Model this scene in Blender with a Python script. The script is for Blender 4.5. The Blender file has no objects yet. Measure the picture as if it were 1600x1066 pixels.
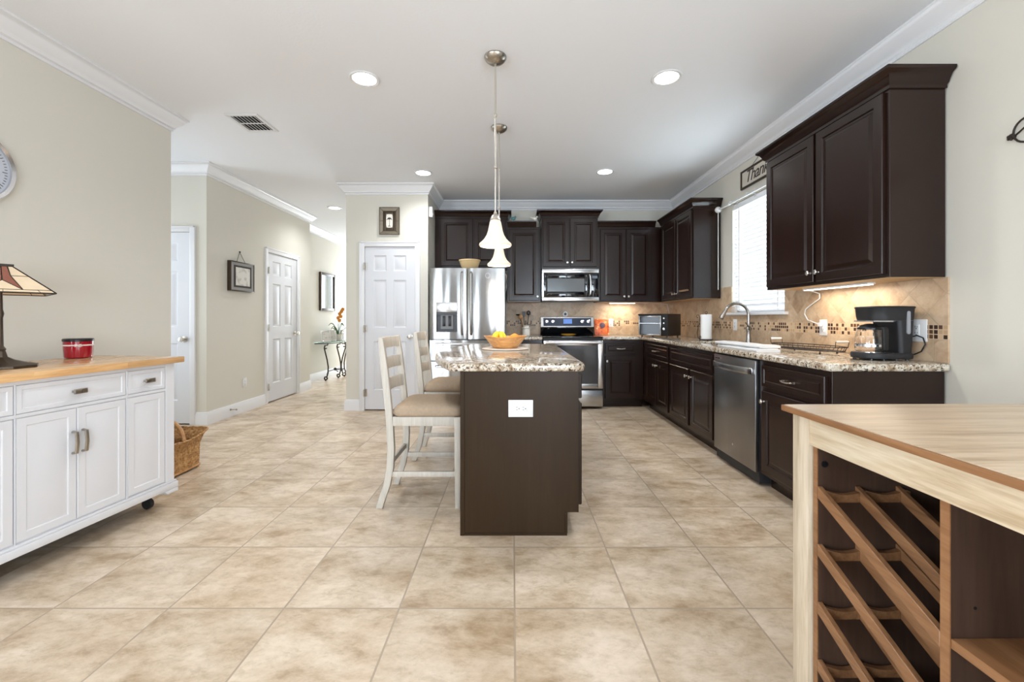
import bpy, bmesh, math, random
from mathutils import Vector, Matrix
PI = math.pi
S = bpy.context.scene
COL = S.collection
random.seed(7)

# ------------------------------------------------------------------ camera, world, exposure, big lights
H = 1.155                       # eye height
CEIL = 2.82
cam_d = bpy.data.cameras.new('camera')
cam = bpy.data.objects.new('camera', cam_d); COL.objects.link(cam)
cam.location = (0, 0, H); cam.rotation_euler = (PI/2, 0, 0)
cam_d.sensor_width = 36; cam_d.lens = 36*672/1600
cam_d.shift_x = -1/1600; cam_d.shift_y = -36/1600
cam_d.clip_start = 0.05
S.camera = cam
S.view_settings.view_transform = 'Standard'
S.view_settings.look = 'None'
S.view_settings.gamma = 1
S.view_settings.use_curve_mapping = False
S.view_settings.exposure = 0.69
S.cycles.use_denoising = True
S.cycles.max_bounces = 10
S.cycles.diffuse_bounces = 6
S.cycles.glossy_bounces = 5
S.cycles.sample_clamp_indirect = 6
S.cycles.caustics_reflective = False
S.cycles.caustics_refractive = False

W = bpy.data.worlds.new('world'); S.world = W; W.use_nodes = True
bg = W.node_tree.nodes['Background']
bg.inputs['Color'].default_value = (0.80, 0.90, 1.0, 1); bg.inputs['Strength'].default_value = 1.6

def area(name, loc, rot, sx, sy, power, col=(1,1,1), spread=PI):
    d = bpy.data.lights.new(name, 'AREA'); d.shape = 'RECTANGLE'; d.size = sx; d.size_y = sy
    d.energy = power; d.color = col; d.spread = spread
    o = bpy.data.objects.new(name, d); COL.objects.link(o); o.location = loc; o.rotation_euler = rot
    return o
# added fill lamps behind the camera (two before the rear wall, one each side);
# they are tilted up to brighten the ceiling
UPT = PI/2+math.radians(24)
area('fill_rear', (-3.85, -4.40, 1.30), (UPT, 0, 0), 1.8, 2.1, 140, (0.80, 0.90, 1.03))
area('fill_rear', (1.15, -4.40, 1.30), (UPT, 0, 0), 1.6, 2.1, 125, (0.80, 0.90, 1.03))
area('fill_left', (-5.35, -1.9, 1.3), (UPT, 0, -PI/2), 4.2, 2.2, 190, (0.80, 0.90, 1.03))
area('fill_right', (2.25, -2.2, 1.35), (UPT, 0, PI/2), 3.4, 2.0, 130, (0.80, 0.90, 1.03))
# daylight of the kitchen window, then added fill lamps for hall end and passage
area('daylight_kitchen_window', (2.52, 4.06, 1.78), (PI/2, 0, PI/2), 0.95, 1.2, 34, (0.90, 0.95, 1.0))
area('fill_hall', (-2.87, 11.9, 1.4), (PI/2, 0, PI), 1.2, 2.2, 95, (0.80, 0.91, 1.04))
area('fill_passage', (-4.55, 4.1, 1.5), (PI/2, 0, -PI/2), 0.8, 1.8, 13, (0.80, 0.91, 1.04))

# ------------------------------------------------------------------ materials
def srgb(r, g, b):
    f = lambda c: (c/255/12.92) if c/255 <= 0.04045 else ((c/255+0.055)/1.055)**2.4
    return (f(r), f(g), f(b), 1)
def newmat(name):
    m = bpy.data.materials.new(name); m.use_nodes = True
    nt = m.node_tree; return m, nt, nt.nodes['Principled BSDF']
def N(nt, t, **kw):
    n = nt.nodes.new(t)
    for k, v in kw.items():
        if k in n.inputs: n.inputs[k].default_value = v
        else: setattr(n, k, v)
    return n
def L(nt, a, b): nt.links.new(a, b)
def plain(name, col, rough=0.5, metal=0.0, bump=0, bscale=200, spec=0.5, coat=0, emis=0, emcol=None, trans=0, ior=1.45, var=0.0, vscale=8, alpha=1):
    m, nt, p = newmat(name)
    p.inputs['Base Color'].default_value = col
    p.inputs['Roughness'].default_value = rough
    p.inputs['Metallic'].default_value = metal
    p.inputs['Specular IOR Level'].default_value = spec
    p.inputs['Coat Weight'].default_value = coat
    p.inputs['Transmission Weight'].default_value = trans
    p.inputs['IOR'].default_value = ior
    p.inputs['Alpha'].default_value = alpha
    if emis:
        p.inputs['Emission Strength'].default_value = emis
        p.inputs['Emission Color'].default_value = emcol or col
    tc = N(nt, 'ShaderNodeTexCoord')
    nz = N(nt, 'ShaderNodeTexNoise', Scale=vscale, Detail=4.0)
    L(nt, tc.outputs['Object'], nz.inputs['Vector'])
    mx = N(nt, 'ShaderNodeMix', data_type='RGBA')
    a = [max(0, c*(1-var)) for c in col[:3]]+[1]; b = [min(1, c*(1+var)) for c in col[:3]]+[1]
    mx.inputs[6].default_value = a; mx.inputs[7].default_value = b
    L(nt, nz.outputs['Fac'], mx.inputs[0]); L(nt, mx.outputs[2], p.inputs['Base Color'])
    if bump:
        n2 = N(nt, 'ShaderNodeTexNoise', Scale=bscale, Detail=3.0)
        L(nt, tc.outputs['Object'], n2.inputs['Vector'])
        bp = N(nt, 'ShaderNodeBump', Strength=bump, Distance=0.002)
        L(nt, n2.outputs['Fac'], bp.inputs['Height']); L(nt, bp.outputs['Normal'], p.inputs['Normal'])
    return m
def ramp(nt, stops, src=None, interp='LINEAR'):
    r = nt.nodes.new('ShaderNodeValToRGB'); r.color_ramp.interpolation = interp
    e = r.color_ramp.elements
    while len(e) < len(stops): e.new(0.5)
    for i, (p, c) in enumerate(stops): e[i].position = p; e[i].color = c
    if src: L(nt, src, r.inputs['Fac'])
    return r
def math_(nt, op, a, b=None, c=None):
    n = nt.nodes.new('ShaderNodeMath'); n.operation = op
    for i, v in enumerate((a, b, c)):
        if v is None: continue
        if isinstance(v, (int, float)): n.inputs[i].default_value = v
        else: L(nt, v, n.inputs[i])
    return n.outputs[0]
def grid_nodes(nt, u, v, su, sv, grout, ou=0, ov=0):
    """-> (grout mask 1=joint, random value and colour per cell)"""
    u1 = math_(nt, 'DIVIDE', math_(nt, 'SUBTRACT', u, ou), su); v1 = math_(nt, 'DIVIDE', math_(nt, 'SUBTRACT', v, ov), sv)
    def edge(t, s):
        f = math_(nt, 'FRACT', t)
        d = math_(nt, 'MINIMUM', f, math_(nt, 'SUBTRACT', 1.0, f))
        return math_(nt, 'MULTIPLY', d, s)
    d = math_(nt, 'MINIMUM', edge(u1, su), edge(v1, sv))
    mr = N(nt, 'ShaderNodeMapRange'); mr.inputs['From Min'].default_value = grout*0.5; mr.inputs['From Max'].default_value = grout*0.5+0.0012
    mr.inputs['To Min'].default_value = 1; mr.inputs['To Max'].default_value = 0
    L(nt, d, mr.inputs['Value'])
    cb = N(nt, 'ShaderNodeCombineXYZ')
    L(nt, math_(nt, 'FLOOR', u1), cb.inputs[0]); L(nt, math_(nt, 'FLOOR', v1), cb.inputs[1])
    wn = N(nt, 'ShaderNodeTexWhiteNoise'); L(nt, cb.outputs[0], wn.inputs['Vector'])
    return mr.outputs[0], wn.outputs['Value'], wn.outputs['Color']
def mixc(nt, fac, a, b, mode='MIX'):
    mx = N(nt, 'ShaderNodeMix', data_type='RGBA', blend_type=mode)
    for i, v in ((0, fac), (6, a), (7, b)):
        if isinstance(v, (int, float, tuple, list)): mx.inputs[i].default_value = v
        else: L(nt, v, mx.inputs[i])
    return mx.outputs[2]

def travertine(nt, vec, light, mid, dark, scale):
    n1 = N(nt, 'ShaderNodeTexNoise', Scale=scale, Detail=9.0, Roughness=0.66, Distortion=0.25); L(nt, vec, n1.inputs['Vector'])
    n2 = N(nt, 'ShaderNodeTexNoise', Scale=scale*9, Detail=5.0, Roughness=0.7); L(nt, vec, n2.inputs['Vector'])
    r1 = ramp(nt, [(0.32, dark), (0.47, mid), (0.62, light)], n1.outputs['Fac'])
    r2 = ramp(nt, [(0.35, (0.86, 0.84, 0.80, 1)), (0.55, (1, 1, 1, 1))], n2.outputs['Fac'])
    return mixc(nt, 0.6, r1.outputs[0], r2.outputs[0], 'MULTIPLY'), n1.outputs['Fac'], n2.outputs['Fac']

def mat_floor():
    m, nt, p = newmat('floor_tile')
    tc = N(nt, 'ShaderNodeTexCoord'); sx = N(nt, 'ShaderNodeSeparateXYZ'); L(nt, tc.outputs['Object'], sx.inputs[0])
    g, rv, rc = grid_nodes(nt, sx.outputs[0], sx.outputs[1], 0.4585, 0.4575, 0.006, 0.008, 1.71)
    off = N(nt, 'ShaderNodeVectorMath', operation='SCALE'); off.inputs['Scale'].default_value = 14.0; L(nt, rc, off.inputs[0])
    add = N(nt, 'ShaderNodeVectorMath', operation='ADD'); L(nt, tc.outputs['Object'], add.inputs[0]); L(nt, off.outputs[0], add.inputs[1])
    mp = N(nt, 'ShaderNodeMapping'); mp.inputs['Scale'].default_value = (0.75, 1.25, 1); mp.inputs['Rotation'].default_value = (0, 0, 0.3)
    L(nt, add.outputs[0], mp.inputs[0])
    c, n1, n2 = travertine(nt, mp.outputs[0], srgb(218, 201, 180), srgb(201, 181, 156), srgb(168, 143, 113), 4.2)
    n3 = N(nt, 'ShaderNodeTexNoise', Scale=15.0, Detail=9.0, Roughness=0.75, Distortion=0.3); L(nt, mp.outputs[0], n3.inputs['Vector'])
    r3 = ramp(nt, [(0.36, (0.74, 0.69, 0.62, 1)), (0.46, (0.93, 0.91, 0.88, 1)), (0.50, (1.0, 0.99, 0.98, 1)), (0.62, (1.06, 1.06, 1.07, 1))], n3.outputs['Fac'])
    c = mixc(nt, 0.75, c, r3.outputs[0], 'MULTIPLY')
    v = N(nt, 'ShaderNodeHueSaturation'); L(nt, c, v.inputs['Color'])
    mr = N(nt, 'ShaderNodeMapRange'); mr.inputs['To Min'].default_value = 0.93; mr.inputs['To Max'].default_value = 1.07; L(nt, rv, mr.inputs['Value'])
    L(nt, mr.outputs[0], v.inputs['Value'])
    out = mixc(nt, g, v.outputs[0], srgb(168, 150, 130))
    L(nt, out, p.inputs['Base Color'])
    rr = N(nt, 'ShaderNodeMapRange'); rr.inputs['To Min'].default_value = 0.22; rr.inputs['To Max'].default_value = 0.42; L(nt, n2, rr.inputs['Value'])
    L(nt, rr.outputs[0], p.inputs['Roughness'])
    h = math_(nt, 'SUBTRACT', math_(nt, 'MULTIPLY', n2, 0.12), math_(nt, 'MULTIPLY', g, 0.8))
    bp = N(nt, 'ShaderNodeBump', Strength=0.35, Distance=0.003); L(nt, h, bp.inputs['Height']); L(nt, bp.outputs[0], p.inputs['Normal'])
    p.inputs['Specular IOR Level'].default_value = 0.45
    return m

def mat_splash():
    """diamond tiles above, a three-row mosaic band, upright tiles below (local x along the wall, local z up)"""
    m, nt, p = newmat('backsplash_tile')
    tc = N(nt, 'ShaderNodeTexCoord'); sx = N(nt, 'ShaderNodeSeparateXYZ'); L(nt, tc.outputs['Object'], sx.inputs[0])
    u, v = sx.outputs[0], sx.outputs[2]
    a = math_(nt, 'MULTIPLY', math_(nt, 'ADD', u, v), 0.7071); b = math_(nt, 'MULTIPLY', math_(nt, 'SUBTRACT', u, v), 0.7071)
    g1, r1, c1 = grid_nodes(nt, a, b, 0.152, 0.152, 0.003)
    g2, r2, c2 = grid_nodes(nt, u, v, 0.152, 0.152, 0.003, 0, 0.888)
    g3, r3, c3 = grid_nodes(nt, u, v, 0.0262, 0.0262, 0.004, 0, 1.040)
    off = N(nt, 'ShaderNodeVectorMath', operation='SCALE'); off.inputs['Scale'].default_value = 9.0; L(nt, c1, off.inputs[0])
    add = N(nt, 'ShaderNodeVectorMath', operation='ADD'); L(nt, tc.outputs['Object'], add.inputs[0]); L(nt, off.outputs[0], add.inputs[1])
    tra, n1, n2 = travertine(nt, add.outputs[0], srgb(204, 180, 152), srgb(188, 161, 132), srgb(158, 128, 100), 5.0)
    grout = srgb(182, 162, 136)
    upper = mixc(nt, g1, tra, grout); lower = mixc(nt, g2, tra, grout)
    mos = ramp(nt, [(0.0, srgb(62, 40, 28)), (0.22, srgb(92, 62, 42)), (0.42, srgb(204, 176, 142)), (0.72, srgb(190, 158, 122))], r3, 'CONSTANT')
    band = mixc(nt, g3, mos.outputs[0], srgb(205, 180, 150))
    isup = math_(nt, 'GREATER_THAN', v, 1.1186); isband = math_(nt, 'MULTIPLY', math_(nt, 'GREATER_THAN', v, 1.040), math_(nt, 'LESS_THAN', v, 1.1186))
    c = mixc(nt, isup, lower, upper); c = mixc(nt, isband, c, band)
    L(nt, c, p.inputs['Base Color'])
    p.inputs['Roughness'].default_value = 0.38
    gg = math_(nt, 'ADD', math_(nt, 'MULTIPLY', isup, g1), math_(nt, 'MULTIPLY', math_(nt, 'SUBTRACT', 1.0, isup), g2))
    h = math_(nt, 'SUBTRACT', math_(nt, 'MULTIPLY', n2, 0.3), gg)
    bp = N(nt, 'ShaderNodeBump', Strength=0.5, Distance=0.003); L(nt, h, bp.inputs['Height']); L(nt, bp.outputs[0], p.inputs['Normal'])
    return m

def mat_granite():
    m, nt, p = newmat('granite')
    tc = N(nt, 'ShaderNodeTexCoord'); vec = tc.outputs['Object']
    n0 = N(nt, 'ShaderNodeTexNoise', Scale=26.0, Detail=6.0, Roughness=0.65, Distortion=0.6); L(nt, vec, n0.inputs['Vector'])
    base = ramp(nt, [(0.32, srgb(112, 92, 72)), (0.43, srgb(168, 149, 126)), (0.54, srgb(203, 193, 176)), (0.68, srgb(224, 218, 206))], n0.outputs['Fac'])
    n1 = N(nt, 'ShaderNodeTexNoise', Scale=62.0, Detail=4.0, Roughness=0.6, Distortion=0.4); L(nt, vec, n1.inputs['Vector'])
    k = ramp(nt, [(0.375, (1, 1, 1, 1)), (0.44, (0, 0, 0, 1))], n1.outputs['Fac'])
    c = mixc(nt, k.outputs[0], base.outputs[0], srgb(38, 33, 30))
    n3 = N(nt, 'ShaderNodeTexNoise', Scale=95.0, Detail=3.0); n3.inputs['Distortion'].default_value = 0.2
    mp = N(nt, 'ShaderNodeMapping'); mp.inputs['Location'].default_value = (4, 7, 2); L(nt, vec, mp.inputs[0]); L(nt, mp.outputs[0], n3.inputs['Vector'])
    k2 = ramp(nt, [(0.37, (1, 1, 1, 1)), (0.43, (0, 0, 0, 1))], n3.outputs['Fac'])
    c = mixc(nt, k2.outputs[0], c, srgb(92, 70, 54))
    L(nt, c, p.inputs['Base Color'])
    p.inputs['Roughness'].default_value = 0.09; p.inputs['Specular IOR Level'].default_value = 0.6
    return m

def mat_wood(name, c1, c2, c3, axis='X', scale=1.0, rough=0.4, plank=0, coat=0.0, grain=1.0, spec=0.5, wbump=0.10):
    m, nt, p = newmat(name)
    tc = N(nt, 'ShaderNodeTexCoord'); vec = tc.outputs['Object']
    st = {'X': (0.07, 1, 1), 'Y': (1, 0.07, 1), 'Z': (1, 1, 0.07)}[axis]
    if plank:
        sx = N(nt, 'ShaderNodeSeparateXYZ'); L(nt, vec, sx.inputs[0])
        ia, ib = {'X': (0, 1), 'Y': (1, 0), 'Z': (2, 0)}[axis]
        row = math_(nt, 'FLOOR', math_(nt, 'DIVIDE', sx.outputs[ib], plank))
        w1 = N(nt, 'ShaderNodeTexWhiteNoise', noise_dimensions='1D'); L(nt, row, w1.inputs['W'])
        col = math_(nt, 'FLOOR', math_(nt, 'ADD', math_(nt, 'DIVIDE', sx.outputs[ia], 0.42), math_(nt, 'MULTIPLY', w1.outputs['Value'], 7.3)))
        cb = N(nt, 'ShaderNodeCombineXYZ'); L(nt, row, cb.inputs[0]); L(nt, col, cb.inputs[1])
        w2 = N(nt, 'ShaderNodeTexWhiteNoise'); L(nt, cb.outputs[0], w2.inputs['Vector'])
        s2 = N(nt, 'ShaderNodeVectorMath', operation='SCALE'); s2.inputs['Scale'].default_value = 5; L(nt, w2.outputs['Color'], s2.inputs[0])
        ad = N(nt, 'ShaderNodeVectorMath', operation='ADD'); L(nt, vec, ad.inputs[0]); L(nt, s2.outputs[0], ad.inputs[1]); vec2 = ad.outputs[0]
    else: vec2 = vec
    mp = N(nt, 'ShaderNodeMapping'); mp.inputs['Scale'].default_value = st; L(nt, vec2, mp.inputs[0])
    n1 = N(nt, 'ShaderNodeTexNoise', Scale=22.0*scale, Detail=6.0, Roughness=0.6, Distortion=0.8); L(nt, mp.outputs[0], n1.inputs['Vector'])
    n2 = N(nt, 'ShaderNodeTexNoise', Scale=130.0*scale, Detail=3.0, Roughness=0.5); L(nt, mp.outputs[0], n2.inputs['Vector'])
    f = math_(nt, 'ADD', math_(nt, 'MULTIPLY', n1.outputs['Fac'], 0.7), math_(nt, 'MULTIPLY', n2.outputs['Fac'], 0.3))
    f = math_(nt, 'ADD', math_(nt, 'MULTIPLY', math_(nt, 'SUBTRACT', f, 0.5), grain), 0.5)
    r = ramp(nt, [(0.34, c1), (0.5, c2), (0.66, c3)], f)
    c = r.outputs[0]
    if plank:
        mr = N(nt, 'ShaderNodeMapRange'); mr.inputs['To Min'].default_value = 0.82; mr.inputs['To Max'].default_value = 1.08; L(nt, w2.outputs['Value'], mr.inputs['Value'])
        hs = N(nt, 'ShaderNodeHueSaturation'); L(nt, c, hs.inputs['Color']); L(nt, mr.outputs[0], hs.inputs['Value']); c = hs.outputs[0]
    L(nt, c, p.inputs['Base Color'])
    p.inputs['Roughness'].default_value = rough; p.inputs['Coat Weight'].default_value = coat; p.inputs['Coat Roughness'].default_value = 0.2
    p.inputs['Specular IOR Level'].default_value = spec
    bp = N(nt, 'ShaderNodeBump', Strength=wbump, Distance=0.0005); L(nt, n2.outputs['Fac'], bp.inputs['Height']); L(nt, bp.outputs[0], p.inputs['Normal'])
    return m

def mat_steel(name, col, rough, axis='Z', aniso=0.6, wave=0.0):
    m, nt, p = newmat(name)
    tc = N(nt, 'ShaderNodeTexCoord')
    mp = N(nt, 'ShaderNodeMapping'); mp.inputs['Scale'].default_value = {'Z': (300, 300, 2), 'X': (2, 300, 300)}[axis]
    L(nt, tc.outputs['Object'], mp.inputs[0])
    n = N(nt, 'ShaderNodeTexNoise', Scale=1.0, Detail=2.0); L(nt, mp.outputs[0], n.inputs['Vector'])
    mr = N(nt, 'ShaderNodeMapRange'); mr.inputs['To Min'].default_value = rough-0.04; mr.inputs['To Max'].default_value = rough+0.06; L(nt, n.outputs['Fac'], mr.inputs['Value'])
    L(nt, mr.outputs[0], p.inputs['Roughness'])
    p.inputs['Base Color'].default_value = col; p.inputs['Metallic'].default_value = 1
    bp = N(nt, 'ShaderNodeBump', Strength=0.04, Distance=0.001); L(nt, n.outputs['Fac'], bp.inputs['Height'])
    if wave:   # sheet metal is never quite flat: slow sideways undulation
        m2 = N(nt, 'ShaderNodeMapping'); m2.inputs['Scale'].default_value = (7.0, 7.0, 0.7); L(nt, tc.outputs['Object'], m2.inputs[0])
        n2 = N(nt, 'ShaderNodeTexNoise', Scale=1.0, Detail=1.0); L(nt, m2.outputs[0], n2.inputs['Vector'])
        b2 = N(nt, 'ShaderNodeBump', Strength=1.0, Distance=wave); L(nt, n2.outputs['Fac'], b2.inputs['Height']); L(nt, b2.outputs[0], bp.inputs['Normal'])
    L(nt, bp.outputs[0], p.inputs['Normal'])
    return m

def mat_glass(name, col=(1,1,1,1), rough=0.0):
    m, nt, p = newmat(name)
    p.inputs['Base Color'].default_value = col; p.inputs['Roughness'].default_value = rough
    p.inputs['Transmission Weight'].default_value = 1.0; p.inputs['IOR'].default_value = 1.45
    return m
def mat_thin_glass(name, tint=(0.9, 0.95, 0.95, 1), fac=0.12):
    m, nt, p = newmat(name)
    tr = N(nt, 'ShaderNodeBsdfTransparent'); tr.inputs[0].default_value = tint
    gl = N(nt, 'ShaderNodeBsdfGlossy'); gl.inputs['Roughness'].default_value = 0.02
    mx = N(nt, 'ShaderNodeMixShader'); mx.inputs[0].default_value = fac
    L(nt, tr.outputs[0], mx.inputs[1]); L(nt, gl.outputs[0], mx.inputs[2])
    L(nt, mx.outputs[0], nt.nodes['Material Output'].inputs['Surface'])
    return m
def mat_emit(name, col, strength):
    m, nt, p = newmat(name)
    p.inputs['Base Color'].default_value = col; p.inputs['Emission Color'].default_value = col; p.inputs['Emission Strength'].default_value = strength
    return m
def mat_wicker():
    m, nt, p = newmat('wicker')
    tc = N(nt, 'ShaderNodeTexCoord'); n = N(nt, 'ShaderNodeTexNoise', Scale=60.0, Detail=4.0); L(nt, tc.outputs['Object'], n.inputs['Vector'])
    r = ramp(nt, [(0.3, srgb(128, 88, 50)), (0.5, srgb(178, 134, 84)), (0.7, srgb(206, 166, 114))], n.outputs['Fac'])
    L(nt, r.outputs[0], p.inputs['Base Color']); p.inputs['Roughness'].default_value = 0.65
    return m

M = {}
M['floor'] = mat_floor()
M['wall'] = plain('wall_paint', srgb(212, 208, 197), 0.75, bump=0.12, bscale=90)
M['wall_dark'] = plain('dimmed_rear_wall', srgb(112, 102, 92), 0.8)  # unseen rear wall, darkened to dim what the steel reflects
M['ceiling'] = plain('ceiling_paint', srgb(230, 232, 236), 0.85, bump=0.3, bscale=60)
M['trim'] = plain('trim_paint', srgb(226, 226, 228), 0.38)
M['door'] = plain('door_paint', srgb(216, 217, 221), 0.4)
M['splash'] = mat_splash()
M['granite'] = mat_granite()
M['espresso'] = mat_wood('espresso_wood', srgb(28, 15, 10), srgb(33, 18, 12), srgb(39, 22, 15), 'Z', 0.5, rough=0.26, grain=0.7, spec=0.4, wbump=0.0)
M['island'] = mat_wood('island_panel_wood', srgb(42, 28, 14), srgb(47, 32, 16), srgb(53, 37, 20), 'Z', 0.8, rough=0.36, grain=0.7, spec=0.22, wbump=0.0)
M['undercab'] = plain('maple_underside', srgb(205, 170, 125), 0.5)
M['black'] = plain('black_plastic', srgb(22, 22, 23), 0.35)
M['black_matte'] = plain('black_matte', srgb(34, 34, 36), 0.5)
M['gap_shade'] = plain('recess_shade', srgb(14, 12, 11), 0.8)  # near-black colour standing in for shade in gaps and holes
M['black_glass'] = plain('black_glass', srgb(12, 13, 17), 0.05, spec=0.8)
M['steel'] = mat_steel('stainless', (0.62, 0.62, 0.62, 1), 0.22, 'Z')
M['steel_fridge'] = mat_steel('stainless_door', (0.36, 0.353, 0.342, 1), 0.17, 'Z', wave=0.010)
M['steel_dark'] = mat_steel('dark_stainless', (0.30, 0.29, 0.285, 1), 0.30, 'Z', wave=0.004)
M['fridge_side'] = plain('grey_enamel', srgb(120, 120, 118), 0.45)
M['nickel'] = mat_steel('brushed_nickel', (0.66, 0.62, 0.56, 1), 0.26)
M['nickel_dark'] = mat_steel('satin_nickel', (0.42, 0.38, 0.33, 1), 0.28)
M['chrome'] = plain('chrome', (0.8, 0.8, 0.8, 1), 0.08, metal=1)
M['faucet'] = plain('faucet_nickel', (0.36, 0.34, 0.32, 1), 0.27, metal=1)
M['iron'] = plain('wrought_iron', srgb(52, 44, 38), 0.5, metal=0.4, var=0.3, vscale=30)
M['bronze'] = plain('bronze', srgb(74, 62, 50), 0.45, metal=0.6, var=0.3, vscale=30)
M['white'] = plain('white_plastic', srgb(220, 220, 220), 0.35)
M['blind'] = plain('blind_slat', srgb(246, 247, 250), 0.45)
M['white_cab'] = plain('white_lacquer', srgb(214, 214, 217), 0.35)
M['butcher'] = mat_wood('butcher_block', srgb(196, 146, 94), srgb(216, 172, 120), srgb(228, 190, 142), 'X', 1.0, rough=0.24, plank=0.045, coat=0.3)
M['ash'] = mat_wood('pale_ash', srgb(182, 160, 130), srgb(206, 188, 160), srgb(220, 206, 182), 'Y', 1.3, rough=0.42, grain=1.3)
M['ash_top'] = mat_wood('tan_ash_top', srgb(176, 152, 124), srgb(200, 177, 148), srgb(214, 194, 168), 'X', 1.2, rough=0.34, grain=1.2)
M['tan_edge'] = mat_wood('brown_wood_edge', srgb(118, 80, 50), srgb(138, 97, 63), srgb(154, 112, 76), 'Y', 1.2, rough=0.4)
M['brown_int'] = mat_wood('brown_interior', srgb(58, 42, 33), srgb(69, 51, 41), srgb(80, 60, 48), 'Z', 0.8, rough=0.45)
M['stool_wood'] = mat_wood('whitewashed_wood', srgb(172, 164, 152), srgb(188, 180, 168), srgb(200, 193, 181), 'Z', 1.6, rough=0.5, grain=0.8)
M['fabric'] = plain('tan_upholstery', srgb(168, 148, 126), 0.9, bump=0.7, bscale=420, spec=0.2, var=0.16, vscale=60)
M['wicker'] = mat_wicker()
M['wood_handle'] = mat_wood('honey_wood', srgb(150, 104, 60), srgb(186, 138, 86), srgb(206, 160, 106), 'X', 1.5, rough=0.4)
M['bowl_wood'] = mat_wood('bowl_wood', srgb(168, 112, 58), srgb(204, 148, 86), srgb(226, 178, 116), 'X', 0.9, rough=0.3, coat=0.3)
M['cream'] = plain('cream_ceramic', srgb(226, 196, 146), 0.25, coat=0.4)
M['white_ceramic'] = plain('white_ceramic', srgb(236, 230, 220), 0.3, coat=0.3)
M['linen'] = plain('linen', srgb(224, 214, 204), 0.9, bump=0.4, bscale=300)
M['towel'] = plain('white_towel', srgb(214, 214, 214), 0.95, bump=0.6, bscale=260)
M['paper'] = plain('paper_towel', srgb(243, 243, 240), 0.95, bump=0.5, bscale=180)
M['shade'] = mat_emit('lit_frosted_glass', (0.72, 0.60, 0.46, 1), 0.30)
M['bulb'] = mat_emit('lit_bulb', (1.0, 0.88, 0.7, 1), 2.5)
M['lens'] = mat_emit('lit_lens', (1.0, 0.98, 0.95, 1), 9.0)
M['led'] = mat_emit('lit_strip', (1.0, 0.86, 0.66, 1), 7.0)
M['candle'] = plain('red_candle_glass', srgb(150, 8, 28), 0.12, coat=0.6)
M['banana'] = plain('banana_peel', srgb(240, 208, 60), 0.5, var=0.12, vscale=20)
M['banana_tip'] = plain('banana_tip', srgb(92, 72, 30), 0.7)
M['orange'] = plain('orange_peel', srgb(240, 150, 52), 0.45, bump=0.4, bscale=160)
M['glass'] = mat_glass('clear_glass')
M['pane'] = mat_thin_glass('window_glass')
M['table_glass'] = mat_thin_glass('table_glass', (0.78, 0.9, 0.88, 1), 0.25)
M['dark_glass'] = plain('oven_glass', srgb(26, 26, 33), 0.10, spec=0.8)
M['mirror'] = plain('mirror_glass', (0.42, 0.47, 0.55, 1), 0.03, metal=1)
M['leaf'] = plain('leaf_green', srgb(62, 96, 48), 0.4, var=0.25, vscale=20)
M['petal'] = plain('orchid_petal', srgb(226, 150, 62), 0.6, var=0.2, vscale=30)
M['yellow'] = plain('yellow_ceramic', srgb(226, 164, 40), 0.2, coat=0.5)
M['teal'] = plain('teal_ceramic', srgb(78, 128, 130), 0.2, coat=0.5)
M['lead'] = plain('lead_came', srgb(46, 38, 30), 0.4, metal=0.6)
M['amber_glass'] = plain('amber_art_glass', srgb(222, 198, 166), 0.25, var=0.10, vscale=18, coat=0.4)
M['rust_glass'] = plain('rust_art_glass', srgb(140, 84, 66), 0.25, var=0.2, vscale=18, coat=0.4)
M['silver'] = plain('silver_frame', (0.75, 0.75, 0.77, 1), 0.2, metal=1)
M['clock_face'] = plain('clock_face', srgb(196, 200, 210), 0.35)
M['grey_mat'] = plain('grey_mat_board', srgb(150, 148, 146), 0.8, var=0.06, vscale=40)
M['sign_face'] = plain('sign_face', srgb(206, 198, 186), 0.8, var=0.08, vscale=20)
M['ink'] = plain('dark_ink', srgb(60, 54, 50), 0.8)
M['rack'] = mat_wood('rack_wood', srgb(104, 72, 46), srgb(130, 92, 61), srgb(148, 108, 74), 'Y', 1.4, rough=0.42)

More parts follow.
